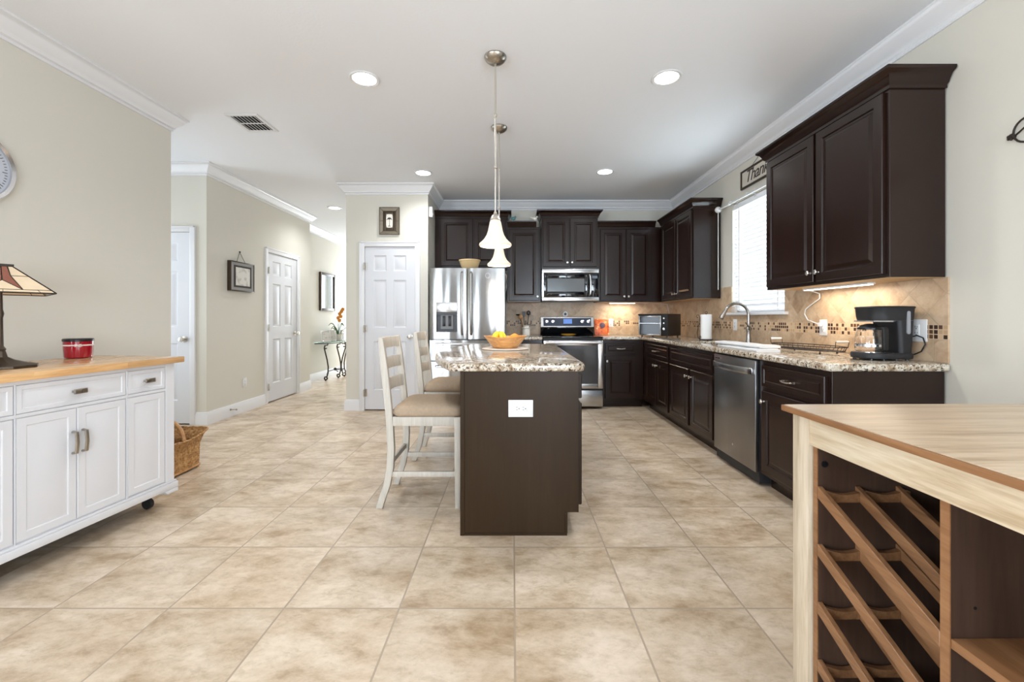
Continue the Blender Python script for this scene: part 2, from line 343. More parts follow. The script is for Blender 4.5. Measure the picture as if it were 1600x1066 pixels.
# ------------------------------------------------------------------ mesh builder
class MB:
    def __init__(s): s.bm = bmesh.new(); s.tf = None
    def _v(s, p):
        p = Vector(p)
        if s.tf is not None: p = s.tf @ p
        return s.bm.verts.new(p)
    def face(s, vs, mi=0):
        try:
            f = s.bm.faces.new(vs); f.material_index = mi; return f
        except ValueError: return None
    def quad(s, pts, mi=0): return s.face([s._v(p) for p in pts], mi)
    def box(s, x0, x1, y0, y1, z0, z1, mi=0):
        if x0 > x1: x0, x1 = x1, x0
        if y0 > y1: y0, y1 = y1, y0
        if z0 > z1: z0, z1 = z1, z0
        v = [s._v(p) for p in ((x0,y0,z0),(x1,y0,z0),(x1,y1,z0),(x0,y1,z0),(x0,y0,z1),(x1,y0,z1),(x1,y1,z1),(x0,y1,z1))]
        for q in ((0,3,2,1),(4,5,6,7),(0,1,5,4),(1,2,6,5),(2,3,7,6),(3,0,4,7)): s.face([v[i] for i in q], mi)
        return s
    def rings(s, loops, cap0=True, cap1=True, closed=False, mi=0):
        R = [[s._v(p) for p in lp] for lp in loops]
        n = len(R[0])
        pairs = list(zip(R[:-1], R[1:])) + ([(R[-1], R[0])] if closed else [])
        for a, b in pairs:
            for i in range(n): s.face([a[i], a[(i+1) % n], b[(i+1) % n], b[i]], mi)
        if cap0 and not closed: s.face(list(reversed(R[0])), mi)
        if cap1 and not closed: s.face(R[-1], mi)
        return s
    def tube(s, pts, r, seg=8, closed=False, mi=0, flat=None):
        pts = [Vector(p) for p in pts]; n = len(pts); loops = []; up = None
        for i, p in enumerate(pts):
            if closed: t = pts[(i+1) % n]-pts[i-1]
            else: t = pts[min(i+1, n-1)]-pts[max(i-1, 0)]
            t.normalize()
            if up is None:
                up = Vector((0,0,1)) if abs(t.z) < 0.9 else Vector((1,0,0))
            a = (up - t*up.dot(t)).normalized(); b = t.cross(a); up = a
            rr = r[i] if isinstance(r, (list, tuple)) else r
            fa, fb = flat or (1, 1)
            loops.append([p + a*(rr*fa*math.cos(2*PI*k/seg)) + b*(rr*fb*math.sin(2*PI*k/seg)) for k in range(seg)])
        return s.rings(loops, closed=closed, mi=mi)
    def cyl(s, p0, p1, r, seg=20, r2=None, mi=0): return s.tube([p0, p1], [r, r if r2 is None else r2], seg, mi=mi)
    def lathe(s, prof, c=(0,0,0), seg=32, axis='Z', mi=0, sq=None):
        loops = []
        for r, z in prof:
            lp = []
            for k in range(seg):
                a = 2*PI*k/seg; x, y = max(r, 1e-4)*math.cos(a), max(r, 1e-4)*math.sin(a)
                if axis == 'Z': q = (c[0]+x, c[1]+y, c[2]+z)
                elif axis == 'Y': q = (c[0]+x, c[1]+z, c[2]+y)
                else: q = (c[0]+z, c[1]+x, c[2]+y)
                lp.append(q)
            loops.append(lp)
        ring = prof[0][0] > 0.003 and prof[-1][0] > 0.003
        return s.rings(loops, mi=mi, closed=ring)
    def ball(s, c, r, sc=(1,1,1), seg=16, mi=0):
        n = seg//2
        return s.rings([[(c[0]+sc[0]*r*math.sin(PI*j/n)*math.cos(2*PI*k/seg), c[1]+sc[1]*r*math.sin(PI*j/n)*math.sin(2*PI*k/seg), c[2]+sc[2]*r*math.cos(PI*j/n)) for k in range(seg)] for j in [0.05]+list(range(1, n))+[n-0.05]], mi=mi)
    def prism(s, poly, a0, a1, axis='Z', mi=0):
        def P(u, v, w):
            return (u, v, w) if axis == 'Z' else ((u, w, v) if axis == 'Y' else (w, u, v))
        return s.rings([[P(u, v, a0) for u, v in poly], [P(u, v, a1) for u, v in poly]], mi=mi)
    def frame(s, x0, x1, z0, z1, w, y0, y1, mi=0):
        s.box(x0, x0+w, y0, y1, z0, z1, mi); s.box(x1-w, x1, y0, y1, z0, z1, mi)
        s.box(x0+w, x1-w, y0, y1, z0, z0+w, mi); s.box(x0+w, x1-w, y0, y1, z1-w, z1, mi); return s
    def panel(s, x0, x1, z0, z1, prof, yb, mi=0):
        """nested rectangles in the XZ plane facing -Y: prof = [(inset, y)], closed at the back by y=yb"""
        def rc(i, y): return [(x0+i, y, z0+i), (x1-i, y, z0+i), (x1-i, y, z1-i), (x0+i, y, z1-i)]
        return s.rings([rc(prof[0][0], yb)]+[rc(i, y) for i, y in prof], mi=mi)
    def build(s, name, mats, parent=None, bevel=0, seg=2, ang=32, loc=None, rotz=0, smooth=True):
        bm = s.bm
        bmesh.ops.recalc_face_normals(bm, faces=bm.faces)
        if bevel:
            es = [e for e in bm.edges if len(e.link_faces) == 2 and e.calc_face_angle(0) > math.radians(40)]
            if es: bmesh.ops.bevel(bm, geom=es, offset=bevel, segments=seg, affect='EDGES', profile=0.5, clamp_overlap=True)
        if smooth:
            for f in bm.faces: f.smooth = True
            for e in bm.edges:
                if len(e.link_faces) == 2 and e.calc_face_angle(0) > math.radians(ang): e.smooth = False
        me = bpy.data.meshes.new(name); bm.to_mesh(me); bm.free()
        for m in (mats if isinstance(mats, (list, tuple)) else [mats]): me.materials.append(m if not isinstance(m, str) else M[m])
        o = bpy.data.objects.new(name, me); COL.objects.link(o)
        if parent is not None: o.parent = parent
        if loc is not None: o.location = loc
        if rotz: o.rotation_euler = (0, 0, rotz)
        return o
def thing(name, label, cat, loc=(0,0,0), rotz=0, group=None):
    o = bpy.data.objects.new(name, None); COL.objects.link(o); o.empty_display_size = 0.05
    o.location = loc; o.rotation_euler = (0, 0, rotz); tag(o, label, cat, group); return o
def tag(o, label, cat, group=None):
    o['label'] = label; o['category'] = cat
    if group: o['group'] = group
    return o
def struct(o, label=None, cat=None):
    o['kind'] = 'structure'
    if label: o['label'] = label
    if cat: o['category'] = cat
    return o
def copy_tree(o, parent=None):
    c = o.copy(); COL.objects.link(c)
    if parent is not None: c.parent = parent
    for ch in list(o.children): copy_tree(ch, c)
    return c
def sweep(mb, path, prof, side=1, closed=False):
    """profile [(offset, z)] swept along a 2-D path with mitred corners; offset goes to the left of travel when side=1"""
    n = len(path); loops = []
    P = [Vector((p[0], p[1])) for p in path]
    for i in range(n):
        d0 = (P[i]-P[i-1]).normalized() if i > 0 else None
        d1 = (P[i+1]-P[i]).normalized() if i < n-1 else None
        if d0 is None: d0 = d1
        if d1 is None: d1 = d0
        n0 = Vector((-d0.y, d0.x))*side; n1 = Vector((-d1.y, d1.x))*side
        m = (n0+n1); m = m/(m.length_squared)*2 if m.length > 1e-6 else n0
        loops.append([(P[i].x+m.x*o, P[i].y+m.y*o, z) for o, z in prof])
    mb.rings(loops, closed=closed); return mb
# ------------------------------------------------------------------ room shell
XR, XL, YB, YP = 2.30, -2.82, 6.15, 5.37      # right wall, left wall, back wall, pantry front
XP0, XP1 = -2.08, -1.057                       # pantry closet
XH, XH2 = -3.31, -3.65                         # hall walls
WZ0, WZ1, WY0, WY1 = 1.21, 2.335, 3.62, 4.50   # kitchen window
def wallbox(name, *boxes, mat='wall'):
    mb = MB()
    for b in boxes: mb.box(*b)
    return struct(mb.build(name, mat, smooth=False))
struct(MB().box(-5.6, 2.6, -4.7, 12.3, -0.1, 0).build('floor', 'floor', smooth=False))
struct(MB().box(-5.6, 2.6, -4.7, 12.3, CEIL, CEIL+0.1).build('ceiling', 'ceiling', smooth=False))
T = 0.12
wallbox('wall_right', (XR, XR+T, -4.5, WY0, 0, CEIL), (XR, XR+T, WY1, YB+T, 0, CEIL), (XR, XR+T, WY0, WY1, 0, WZ0), (XR, XR+T, WY0, WY1, WZ1, CEIL))
wallbox('wall_back', (XP1-T, XR, YB, YB+T, 0, CEIL))
DX0, DX1 = -1.848, -1.218                       # pantry door opening
wallbox('wall_pantry', (XP0, DX0, YP, YP+T, 0, CEIL), (DX1, XP1, YP, YP+T, 0, CEIL), (DX0, DX1, YP, YP+T, 2.045, CEIL),
        (XP1-T, XP1, YP+T, YB, 0, CEIL), (XP0, XP0+T, YP+T, 12, 0, CEIL))
wallbox('wall_left', (XL-T, XL, 0.4, 3.55, 0, CEIL), (-4.6, XL-T, 3.43, 3.55, 0, CEIL))
H1Y0, H1Y1 = 5.80, 6.59                         # hall closet door opening
wallbox('wall_hall', (XH-T, XH, 4.77, H1Y0, 0, CEIL), (XH-T, XH, H1Y1, 7.02, 0, CEIL), (XH-T, XH, H1Y0, H1Y1, 2.045, CEIL), (XH2-T, XH-T, 6.90, 7.02, 0, CEIL))
wallbox('wall_hall_far', (XH2-T, XH2, 7.02, 12, 0, CEIL))
wallbox('wall_hall_end', (XH2-T, XP0+T, 12, 12+T, 0, CEIL))
PX0, PX1 = -4.27, -3.485                        # passage door opening
wallbox('wall_passage', (-4.6, PX0, 4.65, 4.77, 0, CEIL), (PX1, XH, 4.65, 4.77, 0, CEIL), (PX0, PX1, 4.65, 4.77, 2.085, CEIL))
wallbox('wall_passage_left', (-4.72, -4.6, 3.43, 4.77, 0, CEIL))
wallbox('wall_living_left', (-5.6, -5.48, -4.5, 0.4, 0, CEIL), (-5.6, XL, 0.4, 0.52, 0, CEIL))
# unseen rear wall; its glazed openings are invented to go with the fill lamps
wallbox('wall_rear', (-5.6, -4.8, -4.62, -4.5, 0, CEIL), (-2.9, 0.35, -4.62, -4.5, 0, CEIL), (1.95, 2.42, -4.62, -4.5, 0, CEIL), (-4.8, -2.9, -4.62, -4.5, 2.4, CEIL), (0.35, 1.95, -4.62, -4.5, 2.4, CEIL), mat='wall_dark')
def glazed(name, x0, x1, z0, z1, loc, rotz, bars=1):
    o = thing(name, 'added white framed glazed opening, out of view', 'window', loc, rotz); struct(o)
    f = MB(); f.frame(x0, x1, z0, z1, 0.06, 0.0, 0.06)
    for k in range(1, bars+1):
        x = x0+(x1-x0)*k/(bars+1); f.box(x-0.03, x+0.03, 0, 0.06, z0+0.06, z1-0.06)
    f.build('window_frame', 'trim', o, bevel=0.003)
    MB().box(x0+0.05, x1-0.05, 0.028, 0.032, z0+0.05, z1-0.05).build('pane', 'pane', o)
    return o
glazed('added_window_2', -0.95, 0.95, 0.0, 2.4, (-3.85, -4.52, 0), PI, 1)
glazed('added_window_3', -0.80, 0.80, 0.0, 2.4, (1.15, -4.52, 0), PI, 1)

# crown moulding of the room and baseboards
CP = [(0, 0), (0.088, 0), (0.088, -0.014), (0.076, -0.020), (0.068, -0.036), (0.052, -0.058), (0.034, -0.078), (0.022, -0.090), (0.022, -0.100), (0.010, -0.108), (0.010, -0.125), (0, -0.125)]
CPz = [(o, CEIL+z) for o, z in CP]
def trim(name, path, prof, **k):
    return struct(sweep(MB(), path, prof, **k).build(name, 'trim', ang=50))
trim('trim_1', [(XR, -4.5), (XR, YB), (XP1, YB), (XP1, YP), (XP0, YP), (XP0, 12)], CPz)
trim('trim_2', [(XH2, 12), (XH2, 7.02), (XH, 7.02), (XH, 4.65), (-4.6, 4.65)], CPz)
trim('trim_3', [(-4.6, 3.55), (XL, 3.55), (XL, 0.4)], CPz)
BP = [(0, 0), (0.018, 0), (0.018, 0.100), (0.012, 0.118), (0.010, 0.132), (0, 0.137)]
trim('baseboard_pantry', [(DX0-0.062, YP), (XP0, YP), (XP0, 12)], BP)
trim('baseboard_pantry_right', [(XP1, 5.46), (XP1, YP), (DX1+0.062, YP)], BP)
trim('baseboard_hall_far', [(XH2, 12), (XH2, 7.02), (XH, 7.02), (XH, H1Y1+0.062)], BP)
trim('baseboard_hall', [(XH, H1Y0-0.062), (XH, 4.65), (PX1+0.062, 4.65)], BP)
trim('baseboard_left', [(-4.6, 3.55), (XL, 3.55), (XL, 0.4)], BP)
trim('baseboard_right', [(XR, -4.5), (XR, 2.265)], BP)

# six-panel doors
def six_panel_door(name, label, loc, rotz, w, h, knob_right=True, hinges=True):
    o = thing(name, label, 'door', loc, rotz); struct(o)
    mb = MB(); t = 0.035; g = 0.004; z0 = 0.014
    k = w/0.63
    st = 0.112*k; mid = 0.088*k; pw = (w-2*st-mid)/2
    rows = [(0.255, 0.865), (1.035, 1.630), (1.740, 1.938)]
    if h > 2.06: rows = [(a*h/2.045, b*h/2.045) for a, b in rows]
    cols = [(st, st+pw), (st+pw+mid, w-st)]
    mb.box(g, st, 0, t, z0, h-g); mb.box(w-st, w-g, 0, t, z0, h-g); mb.box(st+pw, st+pw+mid, 0, t, z0, h-g)
    zs = [z0]+[v for r in rows for v in r]+[h-g]
    for a, b in cols:
        for i in range(0, len(zs), 2): mb.box(a, b, 0, t, zs[i], zs[i+1])
        for r0, r1 in rows:
            mb.panel(a, b, r0, r1, [(0, 0), (0.012, 0.011), (0.020, 0.011), (0.040, 0.002)], t)
    mb.build('door_leaf', 'door', o, bevel=0)
    c = MB(); cw = 0.062
    for a, b, y in ((-cw, 0.0, -0.018), (w, w+cw, -0.018)):
        c.box(a, b, y, 0, 0, h+cw)
        c.box(a if a < 0 else b-0.016, (a+0.016) if a < 0 else b, y-0.006, y, 0, h+cw)
    c.box(0, w, -0.018, 0, h, h+cw); c.box(-cw, w+cw, -0.024, -0.018, h+cw-0.016, h+cw)
    c.build('door_casing', 'trim', o, bevel=0.003)
    kx = w-0.062 if knob_right else 0.062
    kb = MB(); kb.lathe([(0.0, 0.001), (0.032, 0.001), (0.032, -0.006), (0.012, -0.010), (0.011, -0.032), (0.024, -0.040), (0.029, -0.052), (0.024, -0.064), (0.0, -0.068)], (kx, 0, 0.925), 24, 'Y')
    kb.build('door_knob', 'nickel', o)
    if hinges:
        hx = 0.0 if knob_right else w
        for hz in (0.22, 1.02, 1.80):
            hb = MB(); hb.cyl((hx, -0.026, hz-0.045), (hx, -0.026, hz+0.045), 0.008, 10); hb.box(hx-0.006, hx+0.03 if knob_right else hx-0.03, -0.004, -0.001, hz-0.045, hz+0.045)
            hb.build('hinge', 'nickel', o)
    # dark panel standing in for shade behind the gap under the leaf
    MB().box(0, w, 0.05, 0.06, 0, h).build('gap_shade_panel', 'gap_shade', o)
    return o
six_panel_door('door_1', 'white six-panel pantry door beside the refrigerator', (DX0, YP+0.002, 0), 0, DX1-DX0, 2.045)
six_panel_door('door_2', 'white six-panel closet door on the hall wall', (XH-0.002, H1Y0, 0), PI/2, H1Y1-H1Y0, 2.045)
six_panel_door('door_3', 'white six-panel door seen past the end of the left wall', (PX0, 4.652, 0), 0, PX1-PX0, 2.085, hinges=False)

# kitchen window in the right wall: local x runs towards the camera, local -y into the room
wl = WY1-WY0
w1 = thing('window_1', 'white kitchen window above the sink', 'window', (XR, WY1, 0), -PI/2); struct(w1)
f = MB(); f.frame(0.0, wl, WZ0, WZ1, 0.045, 0.075, 0.115); f.box(0.04, wl-0.04, 0.08, 0.11, (WZ0+WZ1)/2-0.02, (WZ0+WZ1)/2+0.02)
f.build('window_frame', 'trim', w1, bevel=0.003)
MB().box(0.04, wl-0.04, 0.094, 0.098, WZ0+0.04, WZ1-0.04).build('pane', 'pane', w1)
sl = MB(); sl.box(-0.05, wl+0.05, -0.045, 0.0, WZ0-0.026, WZ0); sl.box(0.001, wl-0.001, 0, 0.09, WZ0-0.02, WZ0)
sl.build('window_sill', 'trim', w1, bevel=0.004)
# blind
bl = thing('window_blind', 'white horizontal slat blind lowered over the kitchen window', 'blind', (XR, WY1, 0), -PI/2)
b = MB(); b.box(0.006, wl-0.006, 0.004, 0.062, WZ1-0.06, WZ1-0.004); b.build('headrail', 'blind', bl, bevel=0.004)
b = MB(); zz = WZ1-0.085
while zz > WZ0+0.05:
    a = math.radians(52); dy, dz = 0.025*math.cos(a), 0.025*math.sin(a)
    b.rings([[(x, 0.034-dy, zz+dz), (x, 0.034-dy+0.002, zz+dz+0.002), (x, 0.034+0.004, zz+0.005), (x, 0.034+dy, zz-dz), (x, 0.034+dy-0.002, zz-dz-0.002), (x, 0.034-0.002, zz-0.002)] for x in (0.01, wl-0.01)])
    zz -= 0.0425
b.build('slats', 'blind', bl)
MB().box(0.01, wl-0.01, 0.012, 0.056, WZ0+0.008, WZ0+0.028).build('bottom_rail', 'blind', bl, bevel=0.004)
for x in (0.12, wl-0.12): MB().box(x-0.009, x+0.009, 0.004, 0.006, WZ0+0.02, WZ1-0.06).build('ladder_tape', 'blind', bl)
bc = MB(); bc.cyl((0.05, 0.001, WZ1-0.07), (0.05, 0.001, 1.62), 0.0025, 8); bc.lathe([(0.002, 0.03), (0.007, 0.01), (0.008, 0), (0.0, -0.002)], (0.05, 0.001, 1.60), 10)
bc.build('pull_cord', 'white', bl)
# curtain rod above the blind
cr = thing('curtain_rod', 'thin white curtain rod with round finial over the window blind', 'curtain rod', (XR, WY1, 0), -PI/2)
MB().cyl((-0.13, -0.075, 2.325), (1.02, -0.075, 2.325), 0.009, 12).build('rod', 'white', cr)
for fx in (-0.155, 1.045):
    MB().ball((fx, -0.075, 2.325), 0.034).build('finial', 'white', cr)
for fx in (0.10, 0.42, 0.80):
    q = MB(); q.box(fx-0.008, fx+0.008, -0.085, -0.001, 2.335, 2.345); q.box(fx-0.012, fx+0.012, -0.004, 0.0, 2.31, 2.385); q.tube([(fx, -0.07, 2.335), (fx, -0.09, 2.33), (fx, -0.092, 2.315), (fx, -0.075, 2.31)], 0.004, 6)
    q.build('bracket', 'white', cr)
wd = MB().cyl((-0.155, -0.075, 2.29), (-0.155, -0.075, 1.46), 0.0042, 10).build('draw_wand', 'white', cr)

# tiled backsplashes
bs = MB(); bs.box(0, XR-(-0.09), 0, 0.010, 0.915, 1.37)
struct(bs.build('wall_back_backsplash', 'splash', loc=(-0.09, YB-0.0105, 0), smooth=False))
yend = 2.262
bs = MB(); t0 = YB-0.011
xs = lambda y: t0-y
bs.box(0, xs(4.73), 0, 0.010, 0.915, 1.37); bs.box(xs(4.73), xs(WY1), 0, 0.010, 0.915, 1.485)
bs.box(xs(WY1)+0.0, xs(WY0), 0, 0.010, 0.915, WZ0-0.027); bs.box(xs(WY0), xs(3.37), 0, 0.010, 0.915, 1.485); bs.box(xs(3.37), xs(yend), 0, 0.010, 0.915, 1.37)
struct(bs.build('wall_right_backsplash', 'splash', loc=(XR-0.0105, t0, 0), rotz=-PI/2, smooth=False))

# recessed ceiling lights
def downlight(x, y, label, power=36):
    o = thing('recessed_light', label, 'ceiling light', (x, y, CEIL), 0, None)
    MB().lathe([(0.078, -0.001), (0.102, -0.001), (0.104, -0.005), (0.098, -0.009), (0.080, -0.006)], seg=36).build('trim_ring', 'white', o)
    MB().lathe([(0, -0.002), (0.079, -0.002), (0.079, -0.005), (0, -0.006)], seg=36).build('lens', 'lens', o)
    d = bpy.data.lights.new('downlight_lamp', 'SPOT'); d.energy = power; d.spot_size = math.radians(150); d.spot_blend = 0.9; d.shadow_soft_size = 0.07; d.color = (0.94, 0.97, 1.0)
    l = bpy.data.objects.new('downlight_lamp', d); COL.objects.link(l); l.parent = o; l.location = (0, 0, -0.03)
    return o
downlight(-1.03, 2.99, 'recessed ceiling light nearest on the left, above the island side')
downlight(1.065, 2.975, 'recessed ceiling light nearest on the right, in front of the upper cabinets')
downlight(-1.025, 4.93, 'recessed ceiling light just in front of the pantry')
downlight(1.05, 4.89, 'recessed ceiling light in front of the microwave wall')
downlight(-2.69, 6.50, 'recessed ceiling light in the hall beyond the pantry')
downlight(-2.85, 9.6, 'added recessed ceiling light deep in the hall, out of view', 36)  # extra lamp, hidden from the camera by the pantry
# ceiling vent
v = thing('ceiling_vent', 'white louvred air vent in the ceiling on the left', 'ceiling vent', (-2.22, 3.67, CEIL))
q = MB(); x0, x1, y0, y1 = -0.135, 0.135, -0.165, 0.165
q.box(x0, x1, y0, y0+0.03, -0.008, -0.001); q.box(x0, x1, y1-0.03, y1, -0.008, -0.001); q.box(x0, x0+0.03, y0+0.03, y1-0.03, -0.008, -0.001); q.box(x1-0.03, x1, y0+0.03, y1-0.03, -0.008, -0.001); q.box(x0+0.03, x1-0.03, -0.006, 0.006, -0.008, -0.001)
q.build('vent_frame', 'white', v, bevel=0.002)
MB().box(x0+0.03, x1-0.03, y0+0.03, y1-0.03, -0.0025, -0.001).build('duct_shade', 'gap_shade', v)  # flat dark sheet in place of the shade inside the duct
q = MB()
for k in range(7):
    x = x0+0.045+k*0.030
    q.rings([[(x-0.006, y, -0.003), (x+0.006, y, -0.009), (x+0.007, y, -0.008), (x-0.005, y, -0.002)] for y in (y0+0.03, y1-0.03)])
q.build('louvre_slats', 'white', v)

# wall plates
def plate(x, y, z, rotz, label, w=0.072, h=0.116, kind='duplex', horiz=False, cat='outlet'):
    o = thing('electrical_outlet' if kind != 'switch' else 'light_switch', label, cat if kind != 'switch' else 'switch', (x, y, z), rotz)
    if horiz: w, h = h, w
    MB().box(-w/2, w/2, -0.006, 0, -h/2, h/2).build('cover_plate', 'white', o, bevel=0.002)
    s = MB(); dk = MB()
    if kind == 'switch':
        s.box(-0.017, 0.017, -0.009, -0.005, -0.033, 0.033); s.build('rocker', 'white', o, bevel=0.002); dk.bm.free()
    else:
        iw, ih = (0.034, 0.067) if not horiz else (0.067, 0.034)
        s.box(-iw/2, iw/2, -0.009, -0.005, -ih/2, ih/2); s.build('receptacle', 'white', o, bevel=0.002)
        for k in (-1, 1):
            if horiz:
                c = k*0.017
                dk.box(c-0.008, c+0.000, -0.0095, -0.009, 0.0055, 0.0078); dk.box(c-0.007, c+0.000, -0.0095, -0.009, -0.0078, -0.0055); dk.cyl((c+0.008, -0.0095, 0), (c+0.008, -0.009, 0), 0.0028, 10)
            else:
                c = k*0.017
                dk.box(-0.0078, -0.0055, -0.0095, -0.009, c, c+0.008); dk.box(0.0055, 0.0078, -0.0095, -0.009, c, c+0.007); dk.cyl((0, -0.0095, c-0.007), (0, -0.009, c-0.007), 0.0028, 10)
        dk.build('slots', 'gap_shade', o)
    return o
plate(XH, 5.31, 0.356, PI/2, 'white outlet low on the beige hall wall, between the framed picture and the closet door', cat='outlet')
plate(1.40, YB-0.0105, 1.085, 0, 'white outlet on the back wall tiles, left of the toaster oven')
plate(XR-0.0105, 3.165, 1.085, -PI/2, 'white outlet on the right wall tiles with the white cord plugged in', w=0.075)
plate(XR-0.0105, 2.43, 1.085, -PI/2, 'white outlet on the tiles behind the coffee maker', w=0.115, h=0.125)
plate(XR-0.0105, 4.42, 1.085, -PI/2, 'white outlet on the tiles just right of the paper towel roll')
# door stop
ds = MB(); ds.lathe([(0.012, 0.0), (0.012, 0.004), (0.005, 0.006), (0.004, 0.06), (0.009, 0.062), (0.009, 0.075), (0.0, 0.077)], (0, 0, 0), 12, 'X')
tag(ds.build('door_stop', 'nickel_dark', None, loc=(XH+0.018, 5.02, 0.085)), 'small metal door stop screwed to the white baseboard', 'door stop')
# motion sensor on the pantry side wall
ms = thing('motion_sensor', 'small white motion sensor high on the pantry side wall by the cabinets', 'sensor', (XP1, 5.46, 2.50), PI/2)
q = MB(); q.prism([(-0.035, 0), (0.035, 0), (0.030, -0.045), (-0.030, -0.045)], -0.07, 0.065); q.build('sensor_body', 'white', ms, bevel=0.008)
MB().ball((0, -0.040, -0.030), 0.02, (1, 0.6, 1)).build('sensor_lens', 'trim', ms)
# ------------------------------------------------------------------ cabinets
DOORP = [(0.0, -0.016), (0.004, -0.020), (0.054, -0.020), (0.059, -0.011), (0.070, -0.011), (0.090, -0.0185)]
DRAWP = [(0.0, -0.016), (0.004, -0.020), (0.026, -0.020), (0.030, -0.014), (0.036, -0.014), (0.046, -0.0185)]
def knob(parent, x, z, y=-0.020, mat='nickel'):
    return MB().lathe([(0, 0.0), (0.007, 0), (0.005, -0.006), (0.005, -0.014), (0.013, -0.018), (0.0155, -0.023), (0.011, -0.028), (0, -0.029)], (x, y, z), 16, 'Y').build('knob', mat, parent)
def pull(parent, x, z, w=0.10, y=-0.020, mat='nickel'):
    q = MB(); q.tube([(x-w/2, y, z), (x-w/2, y-0.022, z), (x-w/4, y-0.029, z-0.003), (x, y-0.031, z-0.004), (x+w/4, y-0.029, z-0.003), (x+w/2, y-0.022, z), (x+w/2, y, z)], [0.006, 0.005, 0.004, 0.004, 0.004, 0.005, 0.006], 8)
    return q.build('pull_handle', mat, parent)
CROWNC = [(0, -0.022), (0.010, -0.022), (0.010, -0.004), (0.020, 0.004), (0.026, 0.022), (0.040, 0.046), (0.056, 0.056), (0.060, 0.062), (0.060, 0.075), (0, 0.075)]
def cabinet(name, label, loc, rotz, w, d, h, fronts, toe=0, crown='', under=False, mat='espresso', group=None, cat='cabinet'):
    o = thing(name, label, cat, loc, rotz, group)
    b = MB()
    if toe:
        b.box(0, w, 0, d, toe, h); b.box(0, w, 0.075, d, 0, toe)
    else: b.box(0, w, 0, d, 0, h)
    b.build('cabinet_body', mat, o, bevel=0.0015, seg=1)
    for f in fronts:
        k, x0, x1, z0, z1 = f[:5]
        if k == 'door':
            p = MB().panel(x0, x1, z0, z1, DOORP, -0.001).build('cabinet_door', mat, o, ang=20)
            if len(f) > 5 and f[5]: knob(p, f[5][0], f[5][1])
        elif k == 'drawer':
            p = MB().panel(x0, x1, z0, z1, DRAWP, -0.001).build('drawer', mat, o, ang=20)
            if len(f) > 5 and f[5]: pull(p, (x0+x1)/2, (z0+z1)/2)
        elif k == 'false':
            MB().panel(x0, x1, z0, z1, DRAWP, -0.001).build('false_front', mat, o, ang=20)
    if crown:
        path = []
        if 'l' in crown: path.append((0, d))
        path += [(0, 0), (w, 0)]
        if 'r' in crown: path.append((w, d))
        sweep(MB(), path, [(a, h+z) for a, z in CROWNC], side=-1).build('crown_moulding', mat, o, ang=50)
    if under:
        MB().box(0.012, w-0.012, 0.015, d-0.004, -0.0015, 0.0).build('underside', 'undercab', o)
    return o
UB, UT, UT2 = 1.372, 2.390, 2.530
DU = 0.295
h = UT-UB
cabinet('upper_cabinet', 'dark brown upper cabinet pair hanging nearest, above the coffee maker', (1.995, 3.37, UB), -PI/2, 1.095, DU, h,
        [('door', 0.019, 0.540, 0.02, h-0.03, (0.515, 0.08)), ('door', 0.564, 1.070, 0.02, h-0.03, (0.59, 0.08))], crown='lr', under=True)
cabinet('upper_cabinet', 'dark brown upper cabinet pair on the right wall beyond the window', (1.995, 5.765, UB), -PI/2, 1.025, DU, h,
        [('door', 0.055, 0.52, 0.02, h-0.03, (0.495, 0.075)), ('door', 0.545, 1.0, 0.02, h-0.03, (0.570, 0.075))], crown='r', under=True)
cabinet('upper_cabinet', 'dark brown upper cabinet pair right of the microwave, in the corner', (1.152, YB-DU-0.005, UB), 0, 1.135, DU, h,
        [('door', 0.038, 0.382, 0.02, h-0.03, (0.358, 0.075)), ('door', 0.394, 0.730, 0.02, h-0.03, (0.418, 0.075))], crown='', under=True)
sweep(MB(), [(0, 0), (0.783, 0)], [(a, h+z) for a, z in CROWNC], side=-1).build('crown_moulding', 'espresso', bpy.data.objects['upper_cabinet.002'], ang=50)
cabinet('upper_cabinet', 'dark brown single-door upper cabinet between refrigerator and microwave', (-0.073, YB-DU-0.005, UB), 0, 0.456, DU, h,
        [('door', 0.022, 0.434, 0.02, h-0.03, (0.410, 0.075))], crown='', under=True)
sweep(MB(), [(0, 0), (0.395, 0)], [(a, h+z) for a, z in CROWNC], side=-1).build('crown_moulding', 'espresso', bpy.data.objects['upper_cabinet.003'], ang=50)
h = UT2-1.815
cabinet('upper_cabinet', 'short dark brown two-door cabinet directly above the microwave', (0.386, 5.795, 1.815), 0, 0.762, 0.35, h,
        [('door', 0.020, 0.372, 0.03, h-0.035, (0.348, 0.085)), ('door', 0.388, 0.742, 0.03, h-0.035, (0.412, 0.085))], crown='lr')
h = UT2-1.83
cabinet('upper_cabinet', 'short dark brown two-door cabinet above the refrigerator', (-1.052, YB-DU-0.025, 1.83), 0, 0.975, DU+0.02, h,
        [('door', 0.077, 0.512, 0.03, h-0.035, None), ('door', 0.532, 0.955, 0.03, h-0.035, None)], crown='r')

